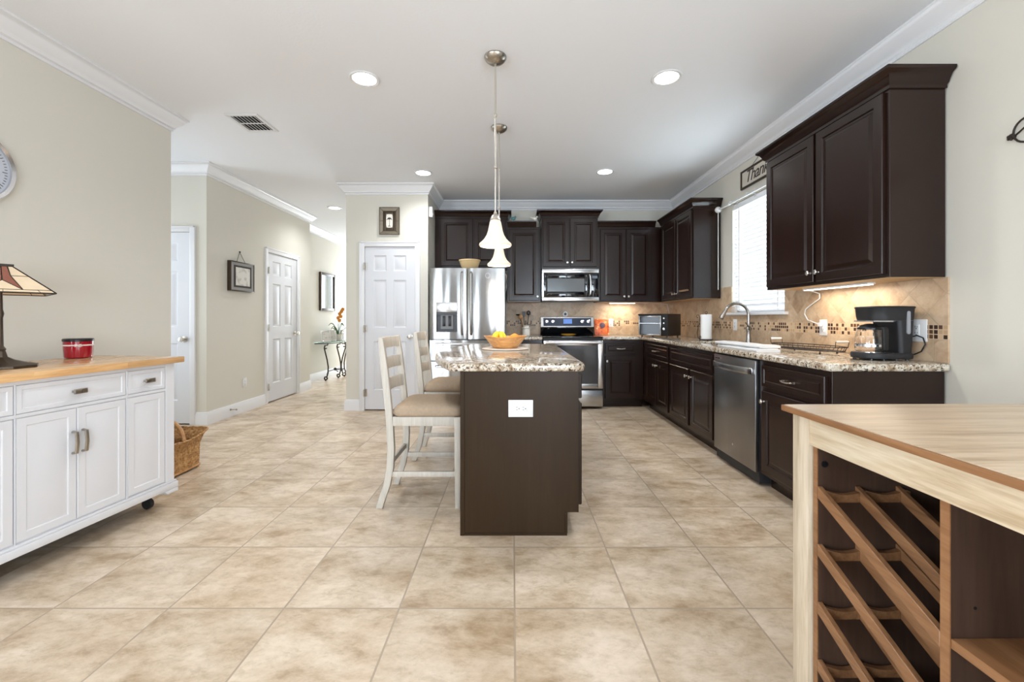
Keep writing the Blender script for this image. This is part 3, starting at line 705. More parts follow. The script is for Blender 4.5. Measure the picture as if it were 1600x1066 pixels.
# base cabinets
BH = 0.873; BD = 0.595
cabinet('base_cabinet', 'dark brown base cabinet with drawer over one door, right of the dishwasher', (1.69, 2.935, 0), -PI/2, 0.66, BD, BH,
        [('drawer', 0.045, 0.63, 0.695, 0.840, 1), ('door', 0.045, 0.63, 0.13, 0.668, (0.075, 0.60))], toe=0.10)
cabinet('base_cabinet', 'dark brown sink base cabinet with two doors below the window', (1.69, 4.62, 0), -PI/2, 1.05, BD, BH,
        [('false', 0.04, 1.02, 0.695, 0.840), ('door', 0.04, 0.52, 0.13, 0.668, (0.495, 0.60)), ('door', 0.57, 1.02, 0.13, 0.668, (0.595, 0.60))], toe=0.10)
cabinet('base_cabinet', 'dark brown base cabinet with two narrow doors, between sink cabinet and back corner', (1.69, 5.54, 0), -PI/2, 0.92, BD, BH,
        [('drawer', 0.12, 0.90, 0.695, 0.840, 1), ('door', 0.12, 0.505, 0.13, 0.668, (0.482, 0.60)), ('door', 0.53, 0.90, 0.13, 0.668, (0.553, 0.60))], toe=0.10)
cabinet('base_cabinet', 'dark brown base cabinet with one drawer and one door, right of the range', (1.152, 5.541, 0), 0, 0.537, BD, BH,
        [('drawer', 0.035, 0.435, 0.695, 0.830, 1), ('door', 0.035, 0.435, 0.12, 0.668, (0.060, 0.60))], toe=0.10)
cabinet('base_cabinet', 'dark brown base cabinet mostly hidden behind the island, between refrigerator and range', (-0.073, 5.541, 0), 0, 0.455, BD, BH,
        [('drawer', 0.022, 0.434, 0.695, 0.830, 1), ('door', 0.022, 0.434, 0.12, 0.668, (0.40, 0.60))], toe=0.10)

def slab(name, xs, ys, hole, z0, z1, mat, bevel, label, cat, out=None):
    mb = MB(); vt = {}; vb = {}
    def g(d, i, j, z):
        if (i, j) not in d: d[(i, j)] = mb.bm.verts.new((xs[i], ys[j], z))
        return d[(i, j)]
    nx, ny = len(xs)-1, len(ys)-1
    fill = lambda i, j: 0 <= i < nx and 0 <= j < ny and not hole(i, j)
    for i in range(nx):
        for j in range(ny):
            if not fill(i, j): continue
            mb.face([g(vt, i, j, z1), g(vt, i+1, j, z1), g(vt, i+1, j+1, z1), g(vt, i, j+1, z1)])
            mb.face([g(vb, i, j, z0), g(vb, i, j+1, z0), g(vb, i+1, j+1, z0), g(vb, i+1, j, z0)])
            for (di, dj, a, b) in ((-1, 0, (i, j), (i, j+1)), (1, 0, (i+1, j+1), (i+1, j)), (0, -1, (i+1, j), (i, j)), (0, 1, (i, j+1), (i+1, j+1))):
                if not fill(i+di, j+dj): mb.face([g(vt, *a, z1), g(vb, *a, z0), g(vb, *b, z0), g(vt, *b, z1)])
    o = mb.build(name, mat, None, bevel=bevel, seg=3)
    return tag(o, label, cat)
slab('granite_countertop', [1.152, 1.655, 1.84, 2.16, XR-0.011], [2.245, 3.78, 4.44, 5.505, YB-0.012],
     lambda i, j: (i == 0 and j < 3) or (i == 2 and j == 1), 0.874, 0.914, 'granite', 0.012,
     'speckled beige granite countertop running along the right wall and into the back corner', 'countertop')
slab('granite_countertop', [-0.085, 0.384], [5.505, YB-0.012], lambda i, j: False, 0.874, 0.914, 'granite', 0.010,
     'short speckled granite countertop between the refrigerator and the range', 'countertop')
sk = MB(); sk.rings([[(1.83, 3.77, 0.872), (2.17, 3.77, 0.872), (2.17, 4.45, 0.872), (1.83, 4.45, 0.872)], [(1.842, 3.782, 0.872), (2.158, 3.782, 0.872), (2.158, 4.438, 0.872), (1.842, 4.438, 0.872)],
      [(1.85, 3.79, 0.70), (2.15, 3.79, 0.70), (2.15, 4.43, 0.70), (1.85, 4.43, 0.70)]], cap0=False)
tag(sk.build('kitchen_sink', 'steel', None, bevel=0.0), 'stainless sink basin sunk into the granite below the window', 'sink')

# ------------------------------------------------------------------ island
isl = thing('kitchen_island', 'dark brown kitchen island cabinet standing in the middle of the tiled floor', 'kitchen island', (0, 2.285, 0))
IX0, IX1, IL, IT = -0.276, 0.351, 1.62, 0.872
MB().prism([(IX0, 0.0), (IX1-0.062, 0.0), (IX1-0.062, 0.122), (IX1, 0.122), (IX1, IT), (IX0, IT)], 0.0, IL, 'Y').build('cabinet_body', 'island', isl, bevel=0.001, seg=1)
q = MB(); q.box(IX0-0.002, IX0+0.020, -0.006, 0, 0, IT); q.box(IX0+0.02, IX1-0.062, -0.005, 0, 0, 0.012); q.box(IX1-0.074, IX1-0.060, -0.005, 0, 0.012, 0.122)
q.build('end_panel_trim', 'island', isl, bevel=0.001, seg=1)
for k in range(3):
    y0 = 0.02+k*0.53; y1 = y0+0.505
    # fronts on the +X side: build facing -Y then turn by 90 degrees
    for (z0, z1, pr, nm) in ((0.155, 0.70, DOORP, 'cabinet_door'), (0.725, 0.855, DRAWP, 'drawer')):
        p = MB(); p.tf = Matrix.Translation((IX1, 0, 0)) @ Matrix.Rotation(PI/2, 4, 'Z')
        p.panel(y0, y1, z0, z1, pr, -0.001)
        d = p.build(nm, 'island', isl, ang=20)
        kb = MB(); kb.tf = p.tf
        kb.lathe([(0, 0.0), (0.007, 0), (0.005, -0.006), (0.005, -0.014), (0.013, -0.018), (0.0155, -0.023), (0, -0.029)], (y1-0.03 if nm == 'cabinet_door' else (y0+y1)/2, -0.02, 0.63 if nm == 'cabinet_door' else 0.79), 12, 'Y')
        kb.build('knob', 'nickel', d)
pts = []
yA, yB2, yc = 2.257, 4.02, 3.14
def arcx(y): return -0.535+0.205*(abs(y-yc)/0.88)**2
ys = [yA+0.02+(yB2-yA-0.04)*k/26 for k in range(27)]
pts += [(arcx(y), y) for y in reversed(ys)]
pts += [(-0.318, yA+0.004), (-0.300, yA)]
cr_ = 0.05
pts += [(0.386-cr_+cr_*math.sin(a), yA+cr_-cr_*math.cos(a)) for a in [PI/2*k/6 for k in range(7)]]
pts += [(0.386-cr_+cr_*math.cos(a), yB2-cr_+cr_*math.sin(a)) for a in [PI/2*k/6 for k in range(7)]]
pts += [(-0.300, yB2), (-0.318, yB2-0.004)]
tag(MB().prism(pts, 0.873, 0.914).build('island_countertop', 'granite', None, bevel=0.011, seg=3, ang=50), 'speckled granite island top with a bowed seating edge on the left', 'countertop')
plate(0.043, 2.284, 0.675, 0, 'white outlet set sideways in the dark end panel of the island', w=0.090, h=0.131, horiz=True)

# ------------------------------------------------------------------ appliances
# dishwasher
dw = thing('dishwasher', 'stainless dishwasher with bowed bar handle between the base cabinets', 'dishwasher', (1.69, 3.562, 0), -PI/2)
MB().box(0.004, 0.616, 0.0, 0.57, 0.02, 0.868).build('appliance_body', 'black_matte', dw)
MB().box(0.008, 0.612, -0.026, -0.001, 0.095, 0.862).build('dishwasher_door', 'steel_dark', dw, bevel=0.004)
q = MB(); L_ = []
for k in range(17):
    t = k/16; x = 0.025+0.57*t; yy = -0.034-0.034*math.sin(PI*t)**0.7
    L_.append([(x, yy, 0.760), (x, yy-0.008, 0.763), (x, yy-0.008, 0.807), (x, yy, 0.810)])
q.rings(L_); q.box(0.02, 0.05, -0.04, -0.025, 0.768, 0.802); q.box(0.57, 0.60, -0.04, -0.025, 0.768, 0.802)
q.build('bar_handle', 'steel', dw, bevel=0.001)
MB().lathe([(0, 0), (0.008, 0), (0.008, -0.001), (0, -0.0015)], (0.31, -0.0262, 0.20), 16, 'Y').build('badge', 'silver', dw)
MB().box(0.03, 0.11, -0.0272, -0.0262, 0.828, 0.836).build('maker_plate', 'silver', dw)

# range
rg = thing('electric_range', 'stainless electric range with black glass cooktop against the back wall', 'range', (0.387, 5.46, 0))
MB().box(0.003, 0.755, 0.0, 0.66, 0.03, 0.900).build('range_body', 'black_matte', rg)
q = MB(); q.box(0, 0.758, -0.018, 0.575, 0.902, 0.918); q.build('cooktop', 'black_glass', rg, bevel=0.004)
dr = MB(); dr.frame(0.004, 0.754, 0.262, 0.868, 0.062, -0.03, -0.001); dr.build('oven_door', 'steel', rg, bevel=0.004)
dro = bpy.data.objects['oven_door']
MB().box(0.064, 0.694, -0.024, -0.004, 0.322, 0.808).build('oven_window', 'dark_glass', dro)
q = MB(); q.cyl((0.03, -0.072, 0.845), (0.728, -0.072, 0.845), 0.013, 14)
for x in (0.06, 0.698): q.box(x-0.012, x+0.012, -0.072, -0.028, 0.835, 0.855)
q.build('door_handle', 'steel', dro)
MB().box(0.004, 0.754, -0.026, -0.001, 0.035, 0.240).build('storage_drawer', 'steel', rg, bevel=0.005)
q = MB(); prof = [(0.600, 0.918), (0.592, 0.930), (0.585, 1.015), (0.560, 1.018), (0.562, 1.030), (0.590, 1.165), (0.605, 1.172), (0.665, 1.172), (0.665, 0.918)]
q.rings([[(x, y, z) for y, z in prof] for x in (0.006, 0.752)]); q.build('backguard', 'black_glass', rg, bevel=0.002)
def slant(x, z, out=0.0): return (x, 0.562+(z-1.030)/0.135*0.028-out, z)
q = MB(); q.rings([[slant(0.008, 1.030, 0), slant(0.008, 1.030, 0.004), slant(0.008, 1.166, 0.004), slant(0.008, 1.166, 0)], [slant(0.75, 1.030, 0), slant(0.75, 1.030, 0.004), slant(0.75, 1.166, 0.004), slant(0.75, 1.166, 0)]])
q.build('control_trim', 'steel', rg)
q = MB(); q.rings([[slant(0.045, 1.042, 0.004), slant(0.045, 1.042, 0.006), slant(0.045, 1.154, 0.006), slant(0.045, 1.154, 0.004)], [slant(0.713, 1.042, 0.004), slant(0.713, 1.042, 0.006), slant(0.713, 1.154, 0.006), slant(0.713, 1.154, 0.004)]])
cp = q.build('control_panel', plain('control_panel_glass', srgb(58, 68, 90), 0.2), rg)
q = MB(); q.rings([[slant(0.325, 1.075, 0.006), slant(0.325, 1.075, 0.007), slant(0.325, 1.140, 0.007), slant(0.325, 1.140, 0.006)], [slant(0.445, 1.075, 0.006), slant(0.445, 1.075, 0.007), slant(0.445, 1.140, 0.007), slant(0.445, 1.140, 0.006)]])
q.build('clock_display', mat_emit('blue_display', (0.10, 0.2, 0.5, 1), 0.6), cp)
for x in (0.090, 0.175, 0.585, 0.670):
    c = slant(x, 1.106, 0.006); MB().lathe([(0, 0), (0.026, 0), (0.026, -0.006), (0.021, -0.010), (0.020, -0.026), (0.0, -0.028)], c, 20, 'Y').build('range_knob', 'silver', rg)
# microwave
mw = thing('microwave', 'stainless over-the-range microwave with black window', 'microwave', (0.390, 5.735, 1.380))
MB().box(0, 0.756, 0, 0.40, 0, 0.428).build('microwave_body', 'black_matte', mw)
MB().box(0.0, 0.756, -0.026, -0.001, 0.374, 0.428).build('top_band', 'steel', mw, bevel=0.003)
MB().box(0.0, 0.756, -0.026, -0.001, 0.0, 0.052).build('bottom_band', 'steel', mw, bevel=0.003)
q = MB(); q.frame(0.0, 0.635, 0.054, 0.372, 0.070, -0.025, -0.001); md = q.build('microwave_door', 'black_glass', mw, bevel=0.002)
MB().box(0.0, 0.020, -0.0262, -0.002, 0.054, 0.372).build('door_edge', 'steel', md)
MB().box(0.072, 0.563, -0.020, -0.003, 0.126, 0.300).build('microwave_window', plain('mesh_window', srgb(88, 90, 92), 0.15), md)
MB().box(0.638, 0.756, -0.025, -0.001, 0.054, 0.372).build('control_panel', 'black_glass', mw, bevel=0.002)
q = MB(); q.tube([(0.632, -0.026, 0.345), (0.637, -0.050, 0.33), (0.641, -0.058, 0.27), (0.642, -0.060, 0.21), (0.641, -0.058, 0.15), (0.637, -0.050, 0.09), (0.632, -0.026, 0.075)], 0.013, 10)
q.build('door_handle', 'steel', md)
MB().box(0.665, 0.735, -0.0262, -0.025, 0.30, 0.335).build('clock_display', plain('grey_display', srgb(92, 104, 116), 0.3), mw)
# refrigerator
fr = thing('refrigerator', 'stainless french-door refrigerator with ice dispenser beside the pantry', 'refrigerator', (-1.000, 5.18, 0))
FW = 0.905
q = MB(); q.box(0.006, FW-0.006, 0.075, 0.86, 0.03, 1.745); q.build('refrigerator_body', 'fridge_side', fr, bevel=0.004)
MB().box(0.02, FW-0.02, 0.10, 0.80, 0.0, 0.03).build('toe_grille', 'black_matte', fr)
def fdoor(name, x0, x1, z0, z1, hole=None, bulge=0.018):
    q = MB(); n = 12
    def front(x): t = (x-x0)/(x1-x0); return 0.006-bulge*math.sin(PI*max(0.0, min(1.0, t)))**0.6
    def strip(xa, xb, za, zb):
        xs_ = [xa+(xb-xa)*k/n for k in range(n+1)]
        poly = [(x, front(x)) for x in xs_]+[(xb, 0.070), (xa, 0.070)]
        q.prism(poly, za, zb)
    if hole:
        a, b, c, d = hole
        strip(x0, a, z0, z1); strip(b, x1, z0, z1); strip(a, b, z0, c); strip(a, b, d, z1)
    else: strip(x0, x1, z0, z1)
    return q.build(name, 'steel_fridge', fr, bevel=0.0, ang=25), front
d1, fa = fdoor('left_door', 0.0, 0.448, 0.900, 1.756, hole=(0.078, 0.332, 0.985, 1.345))
d2, fb = fdoor('right_door', 0.457, FW, 0.900, 1.756)
d3, fc = fdoor('freezer_drawer', 0.0, FW, 0.642, 0.888, bulge=0.012)
d4, fd = fdoor('freezer_drawer', 0.0, FW, 0.06, 0.630, bulge=0.012)
q = MB(); q.box(0.075, 0.335, 0.045, 0.069, 0.98, 1.35); q.box(0.078, 0.332, -0.004, 0.045, 1.195, 1.348); q.box(0.078, 0.332, -0.012, 0.045, 0.985, 0.998)
q.build('dispenser_recess', plain('dispenser_grey', srgb(70, 70, 72), 0.35), d1)
MB().box(0.080, 0.330, -0.010, -0.004, 1.225, 1.345).build('dispenser_panel', 'steel', d1, bevel=0.003)
q = MB(); q.box(0.13, 0.28, 0.025, 0.045, 1.02, 1.19); q.build('paddle_housing', plain('paddle_grey', srgb(120, 120, 122), 0.3), d1)
for x in (0.170, 0.240): MB().box(x-0.017, x+0.017, 0.016, 0.026, 1.055, 1.180).build('paddle', 'black', d1, bevel=0.003)
for par, x, z0, z1, f_ in ((d1, 0.392, 0.955, 1.705, fa), (d2, 0.500, 0.955, 1.705, fb)):
    q = MB(); y = f_(x)
    q.tube([(x, y+0.004, z0), (x, y-0.035, z0+0.02), (x, y-0.050, z0+0.12), (x, y-0.054, (z0+z1)/2), (x, y-0.050, z1-0.12), (x, y-0.035, z1-0.02), (x, y+0.004, z1)], 0.014, 10)
    q.build('door_handle', 'steel', par)
for par, z in ((d3, 0.845), (d4, 0.575)):
    q = MB(); q.tube([(0.08, 0.0, z), (0.09, -0.045, z), (0.25, -0.058, z), (0.45, -0.062, z), (0.65, -0.058, z), (0.81, -0.045, z), (0.82, 0.0, z)], 0.013, 10); q.build('drawer_handle', 'steel', par)
MB().lathe([(0.026, 0), (0.030, 0), (0.030, -0.001), (0.026, -0.001)], (0.70, fb(0.70)-0.001, 1.665), 20, 'Y').build('badge', 'silver', d2)
q = MB(); q.tube([(FW+0.006, 0.14, 1.70), (FW+0.016, 0.15, 1.66), (FW+0.010, 0.16, 1.60), (FW+0.018, 0.15, 1.54), (FW+0.006, 0.14, 1.48)], 0.008, 8)
tag(q.build('magnet_clip', 'silver', None, loc=(-1.0, 5.18, 0)), 'silver magnet clip stuck on the side of the refrigerator', 'magnet')
# ------------------------------------------------------------------ counter stools (local +x faces the island)
def rect_loop(c, hx, hy): return [(c[0]-hx, c[1]-hy, c[2]), (c[0]+hx, c[1]-hy, c[2]), (c[0]+hx, c[1]+hy, c[2]), (c[0]-hx, c[1]+hy, c[2])]
def rrect(x0, x1, y0, y1, r, z, n=6):
    out = []
    for cx, cy, a0 in ((x1-r, y1-r, 0), (x0+r, y1-r, PI/2), (x0+r, y0+r, PI), (x1-r, y0+r, 1.5*PI)):
        for k in range(n+1):
            a = a0+PI/2*k/n; out.append((cx+r*math.cos(a), cy+r*math.sin(a), z))
    return out
st = thing('counter_stool', 'whitewashed ladder-back counter stool nearest the camera, tucked under the island overhang', 'stool', (-0.555, 2.805, 0))
POST = [(0, -0.255), (0.06, -0.236), (0.14, -0.208), (0.25, -0.188), (0.36, -0.183), (0.50, -0.190), (0.60, -0.198), (0.72, -0.210), (0.86, -0.226), (0.96, -0.238), (1.035, -0.247)]
def postx(z):
    for (a, xa), (b, xb) in zip(POST, POST[1:]):
        if z <= b: return xa+(xb-xa)*(z-a)/(b-a)
    return POST[-1][1]
for s_ in (-1, 1):
    q = MB(); q.rings([rect_loop((x, s_*0.188, z), 0.021 if z < 0.9 else 0.021-0.05*(z-0.9), 0.0165) for z, x in POST])
    q.build('leg', 'stool_wood', st, bevel=0.004)
for s_ in (-1, 1):
    q = MB(); q.rings([rect_loop((0.222, s_*0.188, z), h_, h_) for z, h_ in ((0, 0.015), (0.30, 0.019), (0.555, 0.020))]); q.build('leg', 'stool_wood', st, bevel=0.004)
q = MB(); q.box(-0.172, 0.203, -0.202, -0.182, 0.500, 0.556); q.box(-0.172, 0.203, 0.182, 0.202, 0.500, 0.556); q.box(0.222, 0.240, -0.17, 0.17, 0.500, 0.556); q.box(-0.205, -0.185, -0.172, 0.172, 0.500, 0.556)
q.build('seat_frame', 'stool_wood', st, bevel=0.003)
q = MB(); q.rings([rrect(-0.172+i, 0.252-i, -0.212+i, 0.212-i, max(0.05-i*0.3, 0.012), z) for i, z in ((0.010, 0.557), (0.0, 0.565), (-0.003, 0.583), (0.001, 0.602), (0.014, 0.617), (0.045, 0.629), (0.09, 0.636), (0.15, 0.639))])
q.build('seat_cushion', 'fabric', st, ang=60)
for z0, z1 in ((0.962, 1.032), (0.828, 0.902), (0.692, 0.768)):
    q = MB(); lp = []
    for k in range(13):
        y = -0.176+0.352*k/12; b = -0.032*(1-(y/0.176)**2)
        lp.append([(postx(z0)+b-0.008, y, z0), (postx(z0)+b+0.008, y, z0), (postx(z1)+b+0.008, y, z1), (postx(z1)+b-0.008, y, z1)])
    q.rings(lp); q.build('back_slat', 'stool_wood', st, bevel=0.003)
for s_ in (-1, 1):
    MB().box(-0.185, 0.210, s_*0.188-0.009, s_*0.188+0.009, 0.190, 0.222).build('stretcher', 'stool_wood', st, bevel=0.003)
MB().box(-0.199, -0.181, -0.175, 0.175, 0.255, 0.287).build('stretcher', 'stool_wood', st, bevel=0.003)
MB().box(0.214, 0.232, -0.175, 0.175, 0.145, 0.180).build('stretcher', 'stool_wood', st, bevel=0.003)
st2 = copy_tree(st); st2.location = (-0.545, 3.68, 0)
st2['label'] = 'whitewashed ladder-back counter stool behind the nearer one, further along the island'
for s_ in (st, st2): s_['group'] = 'counter stools along the island'

# ------------------------------------------------------------------ pendant lights
def pendant(loc, label):
    o = thing('pendant_light', label, 'pendant light', loc, 0, 'bell-shaded pendants over the island')
    MB().lathe([(0, -0.001), (0.070, -0.001), (0.071, -0.008), (0.064, -0.022), (0.048, -0.036), (0.026, -0.044), (0.010, -0.048), (0.009, -0.060), (0, -0.062)], seg=32).build('canopy', 'nickel_dark', o)
    q = MB(); q.cyl((0, 0, -0.05), (0, 0, -1.01), 0.0062, 12)
    for z in (-0.375, -0.705): q.lathe([(0, -0.012), (0.008, -0.012), (0.0125, -0.005), (0.0125, 0.005), (0.008, 0.012), (0, 0.012)], (0, 0, z), 14)
    q.build('rod', 'nickel', o)
    q = MB(); q.lathe([(0, 0.03), (0.010, 0.03), (0.012, 0.018), (0.022, 0.008), (0.030, -0.006), (0.034, -0.020), (0.030, -0.028), (0, -0.028)], (0, 0, -1.020), 20); q.build('socket_cap', 'nickel', o)
    sh = [(0.031, 0.0), (0.036, -0.010), (0.041, -0.035), (0.047, -0.065), (0.056, -0.092), (0.070, -0.116), (0.088, -0.135), (0.101, -0.146), (0.104, -0.156), (0.099, -0.164),
          (0.094, -0.163), (0.097, -0.154), (0.084, -0.139), (0.066, -0.120), (0.052, -0.096), (0.043, -0.067), (0.037, -0.036), (0.031, -0.012)]
    MB().lathe(sh, (0, 0, -1.045), 40).build('glass_shade', 'shade', o, ang=70)
    MB().ball((0, 0, -1.125), 0.024, (1, 1, 1.3)).build('bulb', 'bulb', o)
    d = bpy.data.lights.new('pendant_lamp', 'POINT'); d.energy = 4; d.shadow_soft_size = 0.04; d.color = (1.0, 0.82, 0.62)
    l = bpy.data.objects.new('pendant_lamp', d); COL.objects.link(l); l.parent = o; l.location = (0, 0, -1.19)
    return o
pendant((-0.110, 2.74, CEIL), 'nearer of the two bell-glass pendants hanging over the island')
pendant((-0.118, 3.755, CEIL), 'farther of the two bell-glass pendants, hanging behind the nearer one')

# ------------------------------------------------------------------ white buffet with butcher block top
BFA = math.radians(84)
bf = thing('buffet_cabinet', 'long white rolling buffet with butcher block top against the left wall', 'buffet', (-2.202, 1.585, 0), BFA)
BW = 1.07
q = MB(); q.box(0, BW, 0.004, 0.56, 0.112, 0.880); q.build('cabinet_body', 'white_cab', bf, bevel=0.002)
q = MB(); q.box(-0.018, BW+0.018, -0.018, 0.57, 0.112, 0.150); q.box(-0.012, BW+0.012, -0.012, 0.565, 0.150, 0.162)
for a, b in ((-0.018, 0.055), (BW-0.055, BW+0.018)):
    q.prism([(a, 0.0885), (b, 0.0885), (b+0.02 if a < 0 else b, 0.112), (a if a < 0 else a-0.02, 0.112)], -0.018, 0.57, 'Y')
q.build('plinth', 'white_cab', bf, bevel=0.004)
WP = [(0.0, 0.0), (0.003, -0.004), (0.036, -0.004), (0.040, -0.0005), (0.044, -0.0005), (0.062, -0.0045)]
WPT = [(0.0, 0.0), (0.002, -0.004), (0.020, -0.004), (0.023, -0.0005), (0.027, -0.0005), (0.040, -0.0045)]
q = MB(); q.frame(0.0, BW, 0.162, 0.880, 0.0, 0, 0.001)
q.bm.free()
q = MB()
for a, b in ((0, 0.055), (0.288, 0.292), (0.777, 0.782), (1.013, BW)): q.box(a, b, -0.006, 0.004, 0.162, 0.880)
q.box(0.055, 1.013, -0.006, 0.004, 0.862, 0.880); q.box(0.055, 1.013, -0.006, 0.004, 0.716, 0.731)
q.build('face_frame', 'white_cab', bf, bevel=0.001, seg=1)
def bpull(par, x, z, vertical):
    q = MB()
    if vertical:
        q.tube([(x, -0.008, z-0.052), (x, -0.028, z-0.050), (x, -0.033, z), (x, -0.028, z+0.050), (x, -0.008, z+0.052)], 0.0065, 8, flat=(1, 1.3))
    else:
        q.box(x-0.028, x+0.028, -0.030, -0.020, z-0.012, z+0.012); q.box(x-0.024, x-0.016, -0.022, -0.004, z-0.006, z+0.006); q.box(x+0.016, x+0.024, -0.022, -0.004, z-0.006, z+0.006)
    q.build('pull_handle', 'nickel_dark', par, bevel=0.002 if not vertical else 0)
for x0, x1 in ((0.058, 0.285), (0.295, 0.774), (0.785, 1.010)):
    d = MB().panel(x0, x1, 0.733, 0.859, WPT, 0.003).build('drawer', 'white_cab', bf, ang=20); bpull(d, (x0+x1)/2, 0.796, False)
for x0, x1 in ((0.058, 0.285), (0.785, 1.010)):
    MB().panel(x0, x1, 0.168, 0.714, WP, 0.003).build('side_door', 'white_cab', bf, ang=20)
for x0, x1, hx in ((0.295, 0.533, 0.513), (0.536, 0.774, 0.557)):
    d = MB().panel(x0, x1, 0.168, 0.714, WP, 0.003).build('cabinet_door', 'white_cab', bf, ang=20); bpull(d, hx, 0.548, True)
MB().box(-0.045, BW+0.045, -0.034, 0.585, 0.880, 0.915).build('butcher_block_top', 'butcher', bf, bevel=0.003)
for x in (0.11, BW-0.055):
    for y in (0.115, 0.46):
        q = MB(); q.cyl((x-0.012, y, 0.030), (x+0.012, y, 0.030), 0.030, 20); q.build('caster', 'black_matte', bf)
        q = MB(); q.box(x-0.022, x+0.022, y-0.015, y+0.018, 0.062, 0.112); q.build('caster_fork', 'nickel_dark', bf)
# things on it
TZ = 0.9155
cd = thing('jar_candle', 'red glass jar candle with dark lid on the butcher block top', 'candle', (-2.60, 2.575, TZ))
MB().lathe([(0, 0.001), (0.056, 0.001), (0.062, 0.006), (0.0655, 0.05), (0.067, 0.100), (0, 0.100)], seg=32).build('jar', 'candle', cd)
MB().lathe([(0, 0.101), (0.069, 0.101), (0.070, 0.112), (0.066, 0.117), (0, 0.117)], seg=32).build('lid', 'black', cd)
q = MB(); q.lathe([(0.0665, 0.074), (0.069, 0.075), (0.069, 0.081), (0.0675, 0.082)], seg=32)
for s_ in (-1, 1): q.tube([(0.045, -0.052, 0.078), (0.052+0.02*s_, -0.056, 0.086), (0.055+0.028*s_, -0.054, 0.078), (0.052+0.016*s_, -0.056, 0.070), (0.046, -0.053, 0.077)], 0.002, 6)
q.build('twine_ribbon', 'linen', cd)
lp = thing('table_lamp', 'table lamp with leaded art-glass shade and dark base on the buffet', 'lamp', (-2.455, 2.06, TZ), 0)
q = MB()
def ngon(r, z, n=8, a0=PI/8): return [(r*math.cos(a0+2*PI*k/n), r*math.sin(a0+2*PI*k/n), z) for k in range(n)]
q.rings([ngon(0.132, 0.001), ngon(0.132, 0.012), ngon(0.095, 0.020), ngon(0.05, 0.036), ngon(0.026, 0.052), ngon(0.019, 0.08)]); q.build('lamp_base', 'bronze', lp, ang=15)
q = MB(); q.lathe([(0, 0.078), (0.017, 0.08), (0.020, 0.09), (0.012, 0.105), (0.010, 0.24), (0.014, 0.26), (0.010, 0.28), (0.008, 0.37), (0.0, 0.37)], seg=16); q.build('stem', 'bronze', lp)
# square shade turned by 45 degrees: lead strips around art glass
A0 = math.radians(8); RB, RT, ZB, ZT = 0.236, 0.050, 0.358, 0.487
def cor(k, r, z): a = A0+PI/2*k; return Vector((r*math.cos(a), r*math.sin(a), z))
gl = MB(); gr = MB(); ld = MB()
for k in range(4):
    b0, b1, t0_, t1_ = cor(k, RB, ZB), cor(k+1, RB, ZB), cor(k, RT, ZT), cor(k+1, RT, ZT)
    def pt(u, v): return (b0*(1-u)+b1*u)*(1-v)+(t0_*(1-u)+t1_*u)*v
    nrm = (b1-b0).cross(t0_-b0).normalized()
    def patch(mb, uv):
        P_ = [pt(*c) for c in uv]; mb.rings([[p-nrm*0.0015 for p in P_], [p+nrm*0.0015 for p in P_]])
    patch(gl, [(0, 0.0), (1, 0.0), (1, 0.10), (0, 0.10)])
    patch(gl, [(0, 0.10), (0.30, 0.10), (0.34, 0.62), (0, 0.62)]); patch(gl, [(0.70, 0.10), (1, 0.10), (1, 0.62), (0.66, 0.62)])
    patch(gl, [(0, 0.62), (0.34, 0.62), (0.22, 1), (0, 1)]); patch(gl, [(0.66, 0.62), (1, 0.62), (1, 1), (0.78, 1)])
    patch(gl, [(0.30, 0.10), (0.70, 0.10), (0.50, 0.45)]); patch(gr, [(0.30, 0.10), (0.50, 0.45), (0.50, 1), (0.22, 1), (0.34, 0.62)]); patch(gr, [(0.70, 0.10), (0.66, 0.62), (0.78, 1), (0.50, 1), (0.50, 0.45)])
    for a, b, w_ in (((0,0),(1,0),0.0035), ((0,0),(0,1),0.004), ((0,1),(1,1),0.0055), ((0,0.10),(1,0.10),0.0028), ((0.30,0.10),(0.34,0.62),0.0028), ((0.34,0.62),(0.22,1),0.0028), ((0.70,0.10),(0.66,0.62),0.0028),
                     ((0.66,0.62),(0.78,1),0.0028), ((0,0.62),(0.34,0.62),0.0028), ((0.66,0.62),(1,0.62),0.0028), ((0.30,0.10),(0.50,0.45),0.0028), ((0.70,0.10),(0.50,0.45),0.0028), ((0.5,0.45),(0.5,1),0.0028), ((0.15,0),(0.15,0.10),0.002), ((0.5,0),(0.5,0.10),0.002), ((0.85,0),(0.85,0.10),0.002)):
        ld.cyl(pt(*a), pt(*b), w_, 6)
shd = gl.build('lamp_shade', 'amber_glass', lp); gr.build('rust_panels', 'rust_glass', shd); ld.build('lead_lines', 'lead', shd)
MB().rings([[cor(k, RT+0.008, ZT+0.001) for k in range(4)], [cor(k, RT+0.008, ZT+0.010) for k in range(4)]]).build('shade_cap', 'lead', lp)
q = MB(); q.ball((0, 0, 0.40), 0.028, (1, 1, 1.3)); q.build('bulb', 'white_ceramic', lp)
